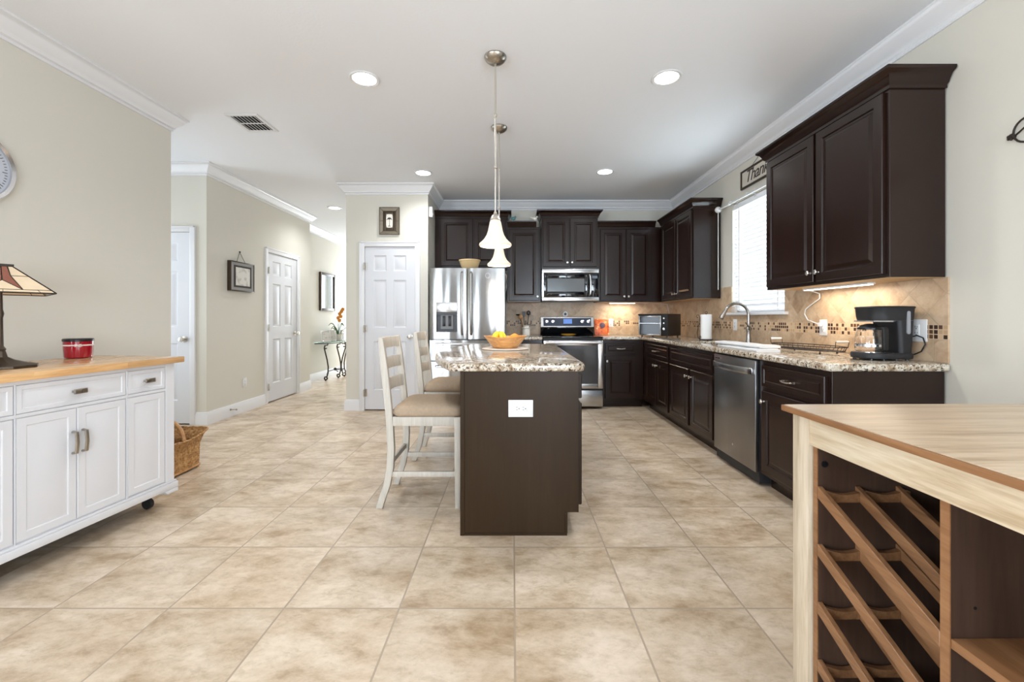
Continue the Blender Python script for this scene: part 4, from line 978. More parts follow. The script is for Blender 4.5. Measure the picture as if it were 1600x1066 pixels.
# wall clock
ck = thing('wall_clock', 'round silver-rimmed clock on the left wall above the buffet lamp', 'clock', (XL, 2.225, 1.955), PI/2)
R_ = 0.195
MB().lathe([(R_-0.026, -0.001), (R_, -0.001), (R_, -0.030), (R_-0.010, -0.040), (R_-0.026, -0.034)], seg=64, axis='Y').build('rim', 'silver', ck)
MB().lathe([(0, -0.002), (R_-0.025, -0.002), (R_-0.025, -0.022), (0, -0.022)], seg=48, axis='Y').build('dial', 'clock_face', ck)
q = MB()
for k in range(60):
    a = 2*PI*k/60; r0 = R_-0.05 if k % 5 else R_-0.062
    q.box(0,0,0,0,0,0) if False else q.rings([[(r*math.cos(a)+dx*math.sin(a), y, r*math.sin(a)-dx*math.cos(a)) for r, dx in ((r0, -0.0015), (R_-0.038, -0.0015), (R_-0.038, 0.0015), (r0, 0.0015))] for y in (-0.0222, -0.0235)])
q.build('minute_track', 'ink', ck)
q = MB(); q.rings([[(x, y, z) for x, z in ((-0.004, -0.02), (0.004, -0.02), (0.002, 0.12), (-0.002, 0.12))] for y in (-0.026, -0.024)]); q.rings([[(x, y, z) for x, z in ((0.0, -0.005), (0.0, 0.005), (-0.08, 0.032), (-0.082, 0.028))] for y in (-0.029, -0.027)])
q.build('clock_hands', 'ink', ck)
# wicker basket
bk = thing('wicker_basket', 'brown wicker basket with arched handle on the floor behind the buffet', 'basket', (-2.575, 3.165, 0), 0.0)
hx, hy = 0.135, 0.195
def bloop(z, fl, dip=0.0, n=22):
    out = []
    X, Y = hx+fl, hy+fl*1.2
    rr = 0.035
    base = []
    for cx, cy, a0 in ((X-rr, Y-rr, 0), (-X+rr, Y-rr, PI/2), (-X+rr, -Y+rr, PI), (X-rr, -Y+rr, 1.5*PI)):
        for k in range(7):
            a = a0+PI/2*k/6; base.append((cx+rr*math.cos(a), cy+rr*math.sin(a)))
    # resample evenly
    P_ = [Vector(p) for p in base]; P_.append(P_[0]); Ls = [0]
    for a, b in zip(P_, P_[1:]): Ls.append(Ls[-1]+(b-a).length)
    N_ = 184; j = 0
    for i in range(N_):
        s_ = Ls[-1]*i/N_
        while Ls[j+1] < s_: j += 1
        t = (s_-Ls[j])/max(Ls[j+1]-Ls[j], 1e-9); p = P_[j].lerp(P_[j+1], t); out.append(p)
    return out
loops = []; rows = 62
for r in range(rows+1):
    t = r/rows; z = 0.022+0.222*t; fl = 0.004+0.006*t+0.030*max(0, (t-0.72)/0.28)**1.6
    lp_ = bloop(z, fl); out = []
    for i, p in enumerate(lp_):
        d = Vector((p.x/hx**2, p.y/hy**2)).normalized()
        wv = 0.0026*math.sin(2*PI*i/4+(PI if (r//2) % 2 else 0))*(1 if t < 0.62 or t > 0.76 else 0.3)+(0.0025*math.sin(i*0.9+r*1.6) if 0.62 <= t <= 0.76 else 0)
        dipz = 0.028*(abs(p.y)/hy)**2*t
        out.append((p.x+d.x*wv, p.y+d.y*wv, z+dipz))
    loops.append(out)
inner = []
for t in (1.0, 0.5, 0.0):
    z = 0.022+0.222*t; fl = 0.004+0.006*t+0.030*max(0, (t-0.72)/0.28)**1.6-0.008
    inner.append([(p.x, p.y, z+0.028*(abs(p.y)/hy)**2*t) for p in bloop(z, fl)])
q = MB(); q.rings(loops+inner); q.build('basket_body', 'wicker', bk, ang=80)
def ringtube(fl, z, r, dip, tw=0):
    pts_ = [(p.x, p.y, z+dip*(abs(p.y)/hy)**2) for p in bloop(z, fl)]
    n = len(pts_); return [(x+tw*math.cos(i*0.8), y, z_+tw*math.sin(i*0.8)) for i, (x, y, z_) in enumerate(pts_)], r
q = MB(); p_, r_ = ringtube(0.040, 0.248, 0.0065, 0.028, 0.0025); q.tube(p_, r_, 6, closed=True); p_, r_ = ringtube(0.034, 0.240, 0.0055, 0.028, -0.0025); q.tube(p_, r_, 6, closed=True)
q.build('braided_rim', 'wicker', bk)
q = MB(); p_, r_ = ringtube(0.006, 0.020, 0.008, 0); q.tube(p_, r_, 6, closed=True); q.build('base_rim', 'wood_handle', bk)
for sx_ in (-1, 1):
    for sy_ in (-1, 1): MB().lathe([(0, 0.0), (0.009, 0.0), (0.012, 0.008), (0.009, 0.018), (0.009, 0.028), (0, 0.028)], (sx_*(hx-0.012), sy_*(hy-0.015), 0), 12).build('foot', 'wood_handle', bk)
q = MB(); q.tube([((hx+0.022)*math.copysign(abs(math.cos(a))**0.75, math.cos(a)), 0, 0.225+0.175*math.sin(a)) for a in [PI*k/20 for k in range(21)]], 0.012, 10, flat=(1, 1.2)); q.build('handle', 'wood_handle', bk)

# ------------------------------------------------------------------ wine storage table in the right foreground
wt = thing('wine_storage_table', 'pale wood counter table with slanted wine racks in the right foreground', 'table', (0.757, 1.203, 0), math.radians(0.6))
TX, TY = 0.86, -1.30
MB().box(0.001, TX, TY, -0.001, 0.897, 0.914).build('table_top', 'ash_top', wt, bevel=0.002)
q = MB(); q.box(-0.004, 0.001, TY-0.004, 0.003, 0.8965, 0.9125); q.box(-0.004, TX+0.004, -0.001, 0.004, 0.8965, 0.9125); q.box(-0.004, TX+0.004, TY-0.004, TY, 0.8965, 0.9125); q.box(TX, TX+0.004, TY, -0.001, 0.8965, 0.9125)
q.build('edge_band', 'tan_edge', wt, bevel=0.0015)
for x in (0.016, TX-0.07):
    for y in (-0.075, TY+0.015):
        MB().box(x, x+0.058, y, y+0.060, 0, 0.8965).build('post', mat_wood('pale_ash_post', srgb(172,154,130), srgb(192,176,152), srgb(206,192,170), 'Z', 1.3, rough=0.42, grain=1.3) if 'pale_ash_post' not in bpy.data.materials else bpy.data.materials['pale_ash_post'], wt, bevel=0.003)
MB().box(0.020, 0.040, TY+0.075, -0.075, 0.822, 0.8965).build('apron', 'ash', wt, bevel=0.002)
MB().box(0.074, TX-0.07, -0.070, -0.050, 0.822, 0.8965).build('apron', 'ash', wt, bevel=0.002)
MB().box(TX-0.045, TX-0.025, TY+0.075, -0.075, 0.822, 0.8965).build('apron', 'ash', wt, bevel=0.002)
MB().box(0.074, TX-0.07, TY+0.03, TY+0.05, 0.822, 0.8965).build('apron', 'ash', wt, bevel=0.002)
DP = 0.42
sp = MB().box(0.030, DP, -0.094, -0.080, 0.05, 0.8965).build('side_panel', 'brown_int', wt)
MB().box(0.0275, 0.030, -0.094, -0.0795, 0.05, 0.8215).build('front_edge', 'tan_edge', sp)
MB().lathe([(0, 0), (0.008, 0), (0.008, -0.003), (0, -0.004)], (0.046, -0.094, 0.778), 14, 'Y').build('bolt', 'black', sp)
dv = MB().box(0.030, DP, -0.426, -0.410, 0.05, 0.8965).build('divider', 'brown_int', wt)
MB().box(0.0275, 0.030, -0.4265, -0.4095, 0.05, 0.8215).build('front_edge', 'tan_edge', dv)
for z in (0.68, 0.52): MB().lathe([(0, 0), (0.003, 0), (0.003, -0.0006), (0, -0.0006)], (0.075, -0.426, z-0.05), 10, 'Y').build('pin_hole', 'gap_shade', dv)
MB().box(0.030, DP, TY+0.06, TY+0.078, 0.05, 0.8965).build('side_panel', 'brown_int', wt)
MB().box(DP, DP+0.012, TY+0.06, -0.076, 0.05, 0.8965).build('back_panel', 'brown_int', wt)
MB().box(0.026, DP, TY+0.078, -0.094, 0.05, 0.07).build('bottom_panel', 'brown_int', wt)
MB().box(0.030, DP-0.002, TY+0.080, -0.4265, 0.558, 0.576).build('shelf', 'tan_edge', wt, bevel=0.001)
for lv in range(4):
    z0 = 0.722-0.1485*lv
    rk = thing('wine_rack', 'wine rack tier', 'rack') if False else bpy.data.objects.new('wine_rack', None)
    COL.objects.link(rk); rk.parent = wt
    for ys_, zz in ((-0.105, z0-0.006), (-0.400, z0-0.145)):
        q = MB(); top = []; n = 24
        for k in range(n+1):
            x = 0.036+0.218*k/n; d_ = 0.011*abs(math.sin(PI*((x-0.036)/0.1045)))
            top.append((x, zz-d_))
        poly = [(0.036, zz-0.030), (0.254, zz-0.030)]+list(reversed(top))
        q.prism(poly, ys_-0.007, ys_+0.007, 'Y'); q.build('scalloped_support', 'rack', rk)
    for x in (0.030, 0.128, 0.233):
        q = MB(); q.rings([[(x-0.0035, y, z_-0.030), (x+0.0095, y, z_-0.030), (x+0.0095, y, z_), (x-0.0035, y, z_)] for y, z_ in ((-0.0955, z0), (-0.4095, z0-0.145))])
        q.build('rail', 'rack', rk, bevel=0.001, seg=1)
# ------------------------------------------------------------------ things on the island
CZ = 0.9145
pm = MB(); pm.lathe([(0, 0), (0.180, 0), (0.183, 0.003), (0.178, 0.006), (0, 0.006)], seg=48)
tag(pm.build('placemat', 'linen', None, loc=(-0.058, 3.37, CZ)), 'round off-white placemat under the fruit bowl on the island', 'placemat')
fb = thing('fruit_bowl', 'wooden fruit bowl standing on the round placemat on the island', 'bowl', (-0.058, 3.37, CZ+0.0065))
prof_o = [(0.0, 0.0), (0.088, 0.0), (0.096, 0.004), (0.118, 0.032), (0.142, 0.062), (0.166, 0.092)]
prof_i = [(0.160, 0.093), (0.135, 0.062), (0.110, 0.034), (0.086, 0.012), (0.0, 0.010)]
lp_ = []
for i, (r, z) in enumerate(prof_o+prof_i):
    lp_.append([(max(r, 1e-4)*math.cos(a)*(1+0.02*math.cos(2*a)), max(r, 1e-4)*math.sin(a), z+(0.004*math.cos(2*a)+0.0012*math.cos(8*a))*(z/0.092)**2) for a in [2*PI*k/48 for k in range(48)]])
q = MB(); q.rings(lp_); q.build('bowl', 'bowl_wood', fb)
bz = CZ+0.0065
bb = thing('banana_bunch', 'bunch of yellow bananas in the wooden bowl', 'bananas', (-0.103, 3.365, bz+0.060))
for k, (ax, ay) in enumerate(((-0.058, -0.012), (-0.038, -0.040), (0.022, -0.046), (0.052, -0.018), (-0.01, 0.045))):
    q = MB(); pts_ = []; rr = []
    for j in range(13):
        t = j/12
        u = t**0.8; w = 0.078*(1-t)**0.9+0.022*math.sin(PI*t)
        pts_.append((ax*u, ay*u, w-0.022)); rr.append(0.0175*min(1.0, 0.40+3.0*t, 0.25+4.0*(1-t)))
    q.tube(pts_, rr, 6); q.build('banana', 'banana', bb, ang=70)
q = MB(); q.tube([(0, 0, 0.046), (0.002, 0, 0.064), (0.008, 0, 0.072)], [0.013, 0.010, 0.007], 8); q.build('stem', 'banana_tip', bb)
for (x, y, r, lb) in ((0.010, 3.325, 0.037, 'orange in the wooden bowl, the front one beside the bananas'), (0.016, 3.415, 0.037, 'orange in the wooden bowl, the one behind at the right')):
    q = MB(); q.ball((0, 0, 0), r, (1, 1, 0.94), 24); q.lathe([(0, 0.936*r), (0.004, 0.94*r), (0.003, 0.96*r), (0, 0.97*r)], seg=8)
    tag(q.build('orange', 'orange', None, loc=(x, y, bz+0.076)), lb, 'orange', 'oranges in the bowl')

# ------------------------------------------------------------------ on the refrigerator and cabinets
wb = MB(); wb.lathe([(0, 0), (0.068, 0), (0.078, 0.006), (0.105, 0.045), (0.122, 0.090), (0.128, 0.112), (0.136, 0.116), (0.136, 0.128), (0.128, 0.130), (0.118, 0.112), (0.098, 0.050), (0.070, 0.012), (0, 0.010)], seg=48)
tag(wb.build('mixing_bowl', 'cream', None, loc=(-0.535, 5.36, 1.7465)), 'cream ceramic mixing bowl on top of the refrigerator', 'bowl')
for x, mt, lb in ((0.010, 'teal', 'small teal bird figurine on the cabinet beside the refrigerator cabinet'), (0.300, 'white_ceramic', 'small pale bird figurine on the cabinet beside the microwave cabinet')):
    q = MB(); q.lathe([(0, 0), (0.018, 0), (0.018, 0.004), (0.006, 0.006), (0.005, 0.014), (0, 0.014)], seg=16)
    q.ball((0, 0, 0.035), 0.024, (1.3, 0.8, 0.95)); q.ball((0.028, 0, 0.058), 0.013); q.tube([(0.038, 0, 0.058), (0.052, 0, 0.056)], [0.004, 0.001], 6); q.tube([(-0.024, 0, 0.038), (-0.06, 0, 0.052)], [0.012, 0.004], 8)
    tag(q.build('bird_figurine', mt, None, loc=(x, YB-DU-0.035, UT+0.0755)), lb, 'figurine')

# ------------------------------------------------------------------ back counter
ut = thing('utensil_crock', 'white ceramic crock of dark cooking utensils left of the range', 'crock', (0.185, 5.93, CZ))
MB().lathe([(0, 0), (0.052, 0), (0.056, 0.006), (0.056, 0.080), (0.050, 0.090), (0.060, 0.098), (0.060, 0.104), (0.046, 0.110), (0.042, 0.125), (0.048, 0.140), (0.043, 0.140), (0.038, 0.125), (0.040, 0.10), (0.044, 0.01), (0, 0.01)], seg=32).build('crock', 'white_ceramic', ut)
def utensil(name, dx, dy, hgt, mat_, head, lab):
    q = MB(); bx_, by_ = 0.012*dx/abs(dx), 0.0
    top = (bx_+dx, by_+dy, hgt)
    q.tube([(bx_, by_, 0.02), top], 0.0045, 8)
    tx, ty, tz = top
    if head == 'spoon': q.ball((tx, ty, tz+0.02), 0.028, (1, 0.35, 1.2))
    elif head == 'spatula': q.box(tx-0.022, tx+0.022, ty-0.003, ty+0.003, tz-0.01, tz+0.06)
    elif head == 'whisk':
        for k in range(5):
            a = PI*k/5
            q.tube([(tx+0.028*math.sin(PI*t/10)*math.cos(a), ty+0.028*math.sin(PI*t/10)*math.sin(a), tz+0.04-0.045*math.cos(PI*t/10)) for t in range(11)], 0.0015, 5)
    elif head == 'ladle': q.lathe([(0, -0.02), (0.02, -0.016), (0.03, 0.004), (0.028, 0.004), (0.018, -0.012), (0, -0.016)], (tx-0.015, ty, tz), 16)
    tag(q.build(name, mat_, None, loc=(0.185, 5.93, CZ)), lab, 'utensil', 'utensils in the crock')
utensil('cooking_spoon', -0.060, -0.01, 0.235, 'wood_handle', 'spoon', 'pale wooden spoon leaning left in the crock by the range')
utensil('cooking_spatula', -0.020, 0.02, 0.270, 'black', 'spatula', 'black spatula standing upright in the crock by the range')
utensil('cooking_ladle', -0.085, 0.02, 0.290, 'black', 'ladle', 'black ladle leaning furthest left in the crock by the range')
utensil('cooking_spoon', 0.022, 0.0, 0.290, 'black', 'spoon', 'black spoon tallest in the crock by the range')
utensil('cooking_whisk', 0.060, -0.01, 0.205, 'silver', 'whisk', 'metal whisk leaning right in the crock by the range')
sr = MB(); sr.rings([[(a_*math.cos(t), b_*math.sin(t), z) for t in [2*PI*k/28 for k in range(28)]] for a_, b_, z in ((0.07, 0.045, 0), (0.105, 0.060, 0.016), (0.108, 0.062, 0.020), (0.100, 0.055, 0.019), (0.065, 0.035, 0.006))])
tag(sr.build('spoon_rest', 'yellow', None, loc=(0.755, 5.82, 0.9185)), 'yellow oval spoon rest on the black cooktop', 'spoon rest')
tm = thing('kitchen_timer', 'small round white timer with dark centre standing on the range backguard', 'timer', (0.745, 6.095, 1.1725))
MB().lathe([(0.020, -0.014), (0.036, -0.014), (0.038, -0.008), (0.038, 0.008), (0.036, 0.012), (0.020, 0.012)], (0, 0, 0.038), 28, 'Y').build('ring', 'white', tm)
MB().lathe([(0, -0.010), (0.020, -0.010), (0.020, 0.010), (0, 0.010)], (0, 0, 0.038), 24, 'Y').build('dial', 'black', tm)
# orange recipe tin leaning on the tiles
m_pl, nt, p = newmat('orange_printed_card')
tc = N(nt, 'ShaderNodeTexCoord'); n1 = N(nt, 'ShaderNodeTexNoise', Scale=14.0, Detail=3.0); L(nt, tc.outputs['Object'], n1.inputs['Vector'])
r1 = ramp(nt, [(0.36, srgb(150, 44, 26)), (0.44, srgb(214, 104, 50)), (0.60, srgb(222, 120, 60)), (0.66, srgb(240, 200, 150))], n1.outputs['Fac']); L(nt, r1.outputs[0], p.inputs['Base Color']); p.inputs['Roughness'].default_value = 0.4
cb = thing('cookbook', 'orange illustrated cookbook leaning on the tiles right of the range', 'book', (1.262, 6.085, CZ))
cb.rotation_euler = (math.radians(-10), 0, 0)
MB().box(-0.098, 0.098, -0.012, 0.010, 0.002, 0.222).build('pages', 'white_ceramic', cb, bevel=0.001)
MB().box(-0.102, 0.102, -0.015, -0.012, 0.0, 0.226).build('cover', m_pl, cb, bevel=0.001)
q = MB(); q.frame(-0.085, 0.085, 0.02, 0.206, 0.005, -0.016, -0.015); q.build('cover_border', plain('red_print', srgb(168, 50, 30), 0.5), cb)
q = MB(); q.lathe([(0, 0), (0.040, 0), (0.038, -0.0012), (0, -0.0012)], (0.01, -0.0155, 0.135), 20, 'Y'); q.build('cover_picture', plain('blue_print', srgb(92, 74, 92), 0.5, var=0.5, vscale=50), cb)

# toaster oven set diagonally in the corner
to = thing('toaster_oven', 'stainless double-window toaster oven set diagonally in the counter corner', 'toaster oven', (1.632, 5.565, CZ), math.radians(-48))
W_, D_ = 0.405, 0.325
MB().box(0, W_, 0.0, D_, 0.018, 0.292).build('oven_body', plain('oven_dark_enamel', srgb(52, 44, 38), 0.35), to, bevel=0.006)
q = MB(); q.frame(0.004, 0.318, 0.022, 0.268, 0.016, -0.014, 0.0); q.box(0.02, 0.302, -0.014, 0, 0.165, 0.182)
tod = q.build('oven_door', 'steel', to, bevel=0.002)
MB().box(0.018, 0.304, -0.008, -0.002, 0.036, 0.166).build('lower_window', 'dark_glass', tod); MB().box(0.018, 0.304, -0.008, -0.002, 0.181, 0.254).build('upper_window', 'dark_glass', tod)
MB().box(0.0, 0.320, -0.020, 0.0, 0.270, 0.288).build('door_handle', 'black', tod, bevel=0.004)
q = MB(); q.cyl((0.03, -0.030, 0.174), (0.29, -0.030, 0.174), 0.007, 10); q.box(0.04, 0.05, -0.03, -0.012, 0.169, 0.179); q.box(0.27, 0.28, -0.03, -0.012, 0.169, 0.179); q.build('pull_bar', 'silver', tod)
MB().box(0.323, W_-0.002, -0.012, 0.0, 0.022, 0.288).build('control_panel', 'black', to, bevel=0.002)
for z, r in ((0.235, 0.012), (0.175, 0.012), (0.105, 0.018)):
    MB().lathe([(0, 0), (r, 0), (r*0.85, -0.014), (0, -0.015)], (0.362, -0.012, z), 18, 'Y').build('control_knob', 'silver', to)
for x in (0.03, W_-0.03):
    for y in (0.03, D_-0.03): MB().cyl((x, y, 0.0), (x, y, 0.018), 0.010, 10).build('foot', 'black', to)
q = MB(); q.tube([(0.02, 0.20, 0.14), (-0.05, 0.23, 0.16), (-0.14, 0.30, 0.168), (-0.205, 0.36, 0.165)], 0.0028, 6); q.build('power_cord', 'black', to)

# paper towel holder
pt_ = thing('paper_towel_holder', 'wrought iron scroll holder with a paper towel roll left of the faucet', 'paper towel holder', (2.070, 4.60, CZ))
MB().lathe([(0.020, 0.016), (0.054, 0.016), (0.055, 0.020), (0.055, 0.275), (0.053, 0.278), (0.020, 0.278)], seg=36).build('paper_roll', 'paper', pt_)
q = MB(); q.tube([(0.066*math.cos(2*PI*k/24), 0.066*math.sin(2*PI*k/24), 0.010) for k in range(24)], 0.004, 6, closed=True)
q.box(-0.064, 0.064, -0.005, 0.005, 0.007, 0.013); q.box(-0.005, 0.005, -0.064, 0.064, 0.007, 0.013)
for a in (0.3, 2.4, 4.5): q.ball((0.066*math.cos(a), 0.066*math.sin(a), 0.006), 0.006)
q.build('base_ring', 'iron', pt_)
q = MB(); q.cyl((0, 0, 0.012), (0, 0, 0.285), 0.004, 8); q.tube([(0.012*math.sin(a), 0, 0.297-0.012*math.cos(a)) for a in [2*PI*k/12 for k in range(12)]], 0.003, 6, closed=True); q.build('centre_rod', 'iron', pt_)
sc = []
for k in range(14): a = -0.5+k*0.42; r = 0.007+0.0013*k; sc.append((-0.078+r*math.cos(a)*1.0, 0, 0.055+r*math.sin(a)))
q = MB(); q.tube([(-0.062, 0, 0.012), (-0.088, 0, 0.030), (-0.096, 0, 0.075), (-0.086, 0, 0.140), (-0.070, 0, 0.200), (-0.066, 0, 0.245), (-0.078, 0, 0.272), (-0.098, 0, 0.272), (-0.104, 0, 0.254), (-0.094, 0, 0.242), (-0.086, 0, 0.252)], 0.0035, 6)
q.tube([(-0.062+0.018*math.cos(a)*(1-k/18), 0, 0.032+0.018*math.sin(a)*(1-k/18)) for k, a in [(k, k*0.55) for k in range(16)]], 0.003, 6)
q.build('scroll_arm', 'iron', pt_)

# faucet
fc = thing('kitchen_faucet', 'brushed nickel gooseneck faucet behind the sink below the window', 'faucet', (2.205, 4.02, CZ))
MB().lathe([(0, 0), (0.030, 0), (0.031, 0.006), (0.024, 0.012), (0.0235, 0.020), (0.020, 0.06), (0.018, 0.11), (0.021, 0.125), (0.0215, 0.150), (0.018, 0.162), (0, 0.163)], seg=28).build('base', 'faucet', fc)
pts_ = [(0, 0, 0.155), (0, 0, 0.22), (0, 0, 0.265)]
for k in range(1, 15): a = PI*k/15*0.93; pts_.append((-0.112+0.112*math.cos(a), 0, 0.265+0.112*math.sin(a)))
q = MB(); q.tube(pts_, 0.0135, 14); q.build('spout', 'faucet', fc)
e0 = Vector(pts_[-1]); d0 = (Vector(pts_[-1])-Vector(pts_[-2])).normalized()
q = MB(); q.tube([e0-d0*0.01, e0+d0*0.01, e0+d0*0.05, e0+d0*0.085, e0+d0*0.088], [0.0150, 0.0155, 0.019, 0.021, 0.018], 16); q.build('spray_head', 'faucet', fc)
q = MB(); q.tube([(0, -0.015, 0.138), (0.0, -0.042, 0.140)], [0.015, 0.013], 12); q.tube([(0.0, -0.036, 0.140), (-0.03, -0.05, 0.165), (-0.06, -0.06, 0.20)], [0.009, 0.006, 0.005], 8); q.build('lever_handle', 'faucet', fc)

# folded white towels
def towel(x0, x1, y0, y1, z, t, ang, label):
    q = MB(); n = 16; lp = []
    for k in range(n+1):
        y = y0+(y1-y0)*k/n; w = 0.003*math.sin(k*1.3)
        c = [(x0+w, y, z), (x1+w, y, z), (x1+0.006+w, y, z+t*0.25), (x1+w, y, z+t*0.5), (x1+0.006+w, y, z+t*0.75), (x1-0.004+w, y, z+t+0.002*math.sin(k)), ((x0+x1)/2, y, z+t+0.004*math.sin(k*0.9)), (x0+0.004+w, y, z+t), (x0-0.005+w, y, z+t*0.5)]
        lp.append(c)
    q.rings(lp)
    o = q.build('folded_towel', 'towel', None, ang=60); o.rotation_euler = (0, 0, ang); o.location = (1.80, 3.32, 0)
    return tag(o, label, 'towel', 'folded towels by the sink')
towel(-0.085, 0.075, -0.32, 0.30, CZ, 0.022, math.radians(-2), 'folded white towel on the granite in front of the sink, bottom one')
towel(-0.070, 0.080, -0.28, 0.33, CZ+0.0275, 0.018, math.radians(3), 'folded white towel lying on top of the other towel by the sink')

# oval wire tray
wtray = thing('wire_tray', 'oval black wire serving tray with two wooden handles on the granite', 'tray', (2.070, 3.03, CZ), math.radians(11))
a_, b_ = 0.105, 0.275
q = MB(); ov = lambda r, z: [((a_+r)*math.cos(2*PI*k/40), (b_+r)*math.sin(2*PI*k/40), z) for k in range(40)]
q.tube(ov(0.010, 0.050), 0.0032, 6, closed=True); q.tube(ov(-0.004, 0.022), 0.0024, 6, closed=True)
for k in range(0, 40): q.cyl(ov(0.010, 0.050)[k], ov(-0.004, 0.022)[k], 0.0013, 5)
q.build('wire_rim', 'iron', wtray)
q = MB()
for k in range(-7, 8):
    x = k*0.0135; l_ = b_*math.sqrt(max(0, 1-(x/a_)**2)); q.cyl((x, -l_, 0.022), (x, l_, 0.022), 0.0014, 5)
for k in range(-9, 10):
    y = k*0.028; l_ = a_*math.sqrt(max(0, 1-(y/b_)**2)); q.cyl((-l_, y, 0.0205), (l_, y, 0.0205), 0.0014, 5)
q.build('wire_bottom', 'iron', wtray)
for sx_ in (-1, 1):
    for sy_ in (-1, 1):
        q = MB(); q.cyl((sx_*0.068, sy_*0.17, 0.006), (sx_*0.068, sy_*0.17, 0.022), 0.003, 6); q.ball((sx_*0.068, sy_*0.17, 0.0065), 0.0065); q.build('foot', 'iron', wtray)
for sy_ in (-1, 1):
    q = MB(); y = sy_*(b_-0.012)
    q.tube([(-0.048, y, 0.045), (-0.052, y+sy_*0.006, 0.085), (0.052, y+sy_*0.006, 0.085), (0.048, y, 0.045)], 0.0025, 6); hnd = q.build('handle_wire', 'iron', wtray)
    q = MB(); q.tube([(-0.045, y+sy_*0.006, 0.085), (-0.038, y+sy_*0.006, 0.085), (0, y+sy_*0.006, 0.085), (0.038, y+sy_*0.006, 0.085), (0.045, y+sy_*0.006, 0.085)], [0.006, 0.008, 0.0075, 0.008, 0.006], 10); q.build('wooden_grip', 'linen' if False else 'white_ceramic', hnd)

# coffee maker, seen from its side: local -x is its front
cm = thing('coffee_maker', 'black drip coffee maker with glass carafe at the near end of the counter', 'coffee maker', (2.120, 2.495, CZ))
def stadium(x0, x1, y0, y1, r0, r1, z, n=8):
    out = []; x0 *= 0.80; x1 *= 0.80
    for cx, cy, a0, r in ((x1-r1, y1-r1, 0, r1), (x0+r0, y1-r0, PI/2, r0), (x0+r0, y0+r0, PI, r0), (x1-r1, y0+r1, 1.5*PI, r1)):
        for k in range(n+1):
            a = a0+PI/2*k/n; out.append((cx+r*math.cos(a), cy+r*math.sin(a), z))
    return out
q = MB(); q.rings([stadium(-0.165, 0.165, -0.098, 0.098, 0.09, 0.03, z) if i_ == 0 else stadium(-0.165+i_, 0.165-i_, -0.098+i_, 0.098-i_, 0.088, 0.03, z) for i_, z in ((0.012, 0.008), (0.002, 0.012), (0.0, 0.020), (0.0, 0.036), (0.005, 0.043))]); q.build('warming_base', 'black_matte', cm, ang=40)
q = MB(); q.lathe([(0, 0.0435), (0.066, 0.0435), (0.066, 0.046), (0, 0.046)], (-0.050, 0, 0), 32); q.build('hot_plate', 'silver', cm)
q = MB(); q.rings([stadium(0.062, 0.160, -0.090, 0.090, 0.02, 0.03, 0.043), stadium(0.055, 0.164, -0.092, 0.092, 0.02, 0.03, 0.130), stadium(0.045, 0.170, -0.094, 0.094, 0.02, 0.03, 0.225)]); q.build('water_tank', 'black_matte', cm, ang=40)
q = MB(); q.rings([stadium(-0.105, 0.170, -0.094, 0.094, 0.07, 0.03, 0.226), stadium(-0.112, 0.172, -0.096, 0.096, 0.07, 0.03, 0.250), stadium(-0.115, 0.174, -0.098, 0.098, 0.07, 0.03, 0.292), stadium(-0.122, 0.179, -0.102, 0.102, 0.072, 0.032, 0.300), stadium(-0.118, 0.176, -0.098, 0.098, 0.07, 0.03, 0.306), stadium(-0.08, 0.15, -0.07, 0.07, 0.05, 0.03, 0.309)]); q.build('brew_head', 'black_matte', cm, ang=40)
MB().box(-0.084, 0.040, -0.070, 0.070, 0.2185, 0.2255).build('drip_plate', 'silver', cm)
q = MB(); q.rings([stadium(0.0, 0.018, -0.0, 0.0, 0, 0, 0)]) if False else None
q = MB(); zz_ = []
pl = []
for k in range(17):
    a = PI*k/16; pl.append((0.088+0.0095*math.cos(a), 0.270+0.0095*math.sin(a)))
for k in range(17):
    a = PI+PI*k/16; pl.append((0.088+0.0095*math.cos(a), 0.160+0.0095*math.sin(a)))
q.prism(pl, -0.0995, -0.092, 'Y'); q.build('water_gauge', plain('gauge_grey', srgb(150, 152, 155), 0.2), cm)
q = MB(); q.lathe([(0.0, 0.0), (0.062, 0.0), (0.068, 0.010), (0.069, 0.035), (0.067, 0.080), (0.060, 0.115), (0.054, 0.128), (0.056, 0.134), (0.0535, 0.134), (0.0515, 0.127), (0.0575, 0.113), (0.0645, 0.078), (0.0665, 0.034), (0.0655, 0.012), (0.060, 0.003), (0.0, 0.003)], (-0.050, 0, 0.0465), 36); cf = q.build('carafe', 'glass', cm)
q = MB(); q.lathe([(0.0565, 0.127), (0.0585, 0.127), (0.0585, 0.137), (0.0565, 0.137)], (-0.050, 0, 0.0465), 28); q.lathe([(0, 0.1375), (0.058, 0.1375), (0.050, 0.148), (0.020, 0.160), (0, 0.162)], (-0.050, 0, 0.0465), 28); q.build('carafe_lid', 'black', cf)
q = MB(); q.box(-0.064, -0.036, -0.112, -0.096, 0.060, 0.185); q.box(-0.064, -0.036, -0.104, -0.056, 0.172, 0.190); q.box(-0.062, -0.038, -0.104, -0.068, 0.060, 0.070)
q.build('carafe_handle', 'black', cf, bevel=0.003)
q = MB(); q.lathe([(0.0693, 0.030), (0.0703, 0.030), (0.0703, 0.042), (0.0693, 0.042)], (-0.050, 0, 0.0465), 36); q.build('carafe_band', 'silver', cf)
for x in (-0.09, -0.02, 0.05, 0.11):
    for y in (-0.06, 0.06): MB().cyl((x, y, 0.0), (x, y, 0.010), 0.008, 8).build('foot', 'black', cm)
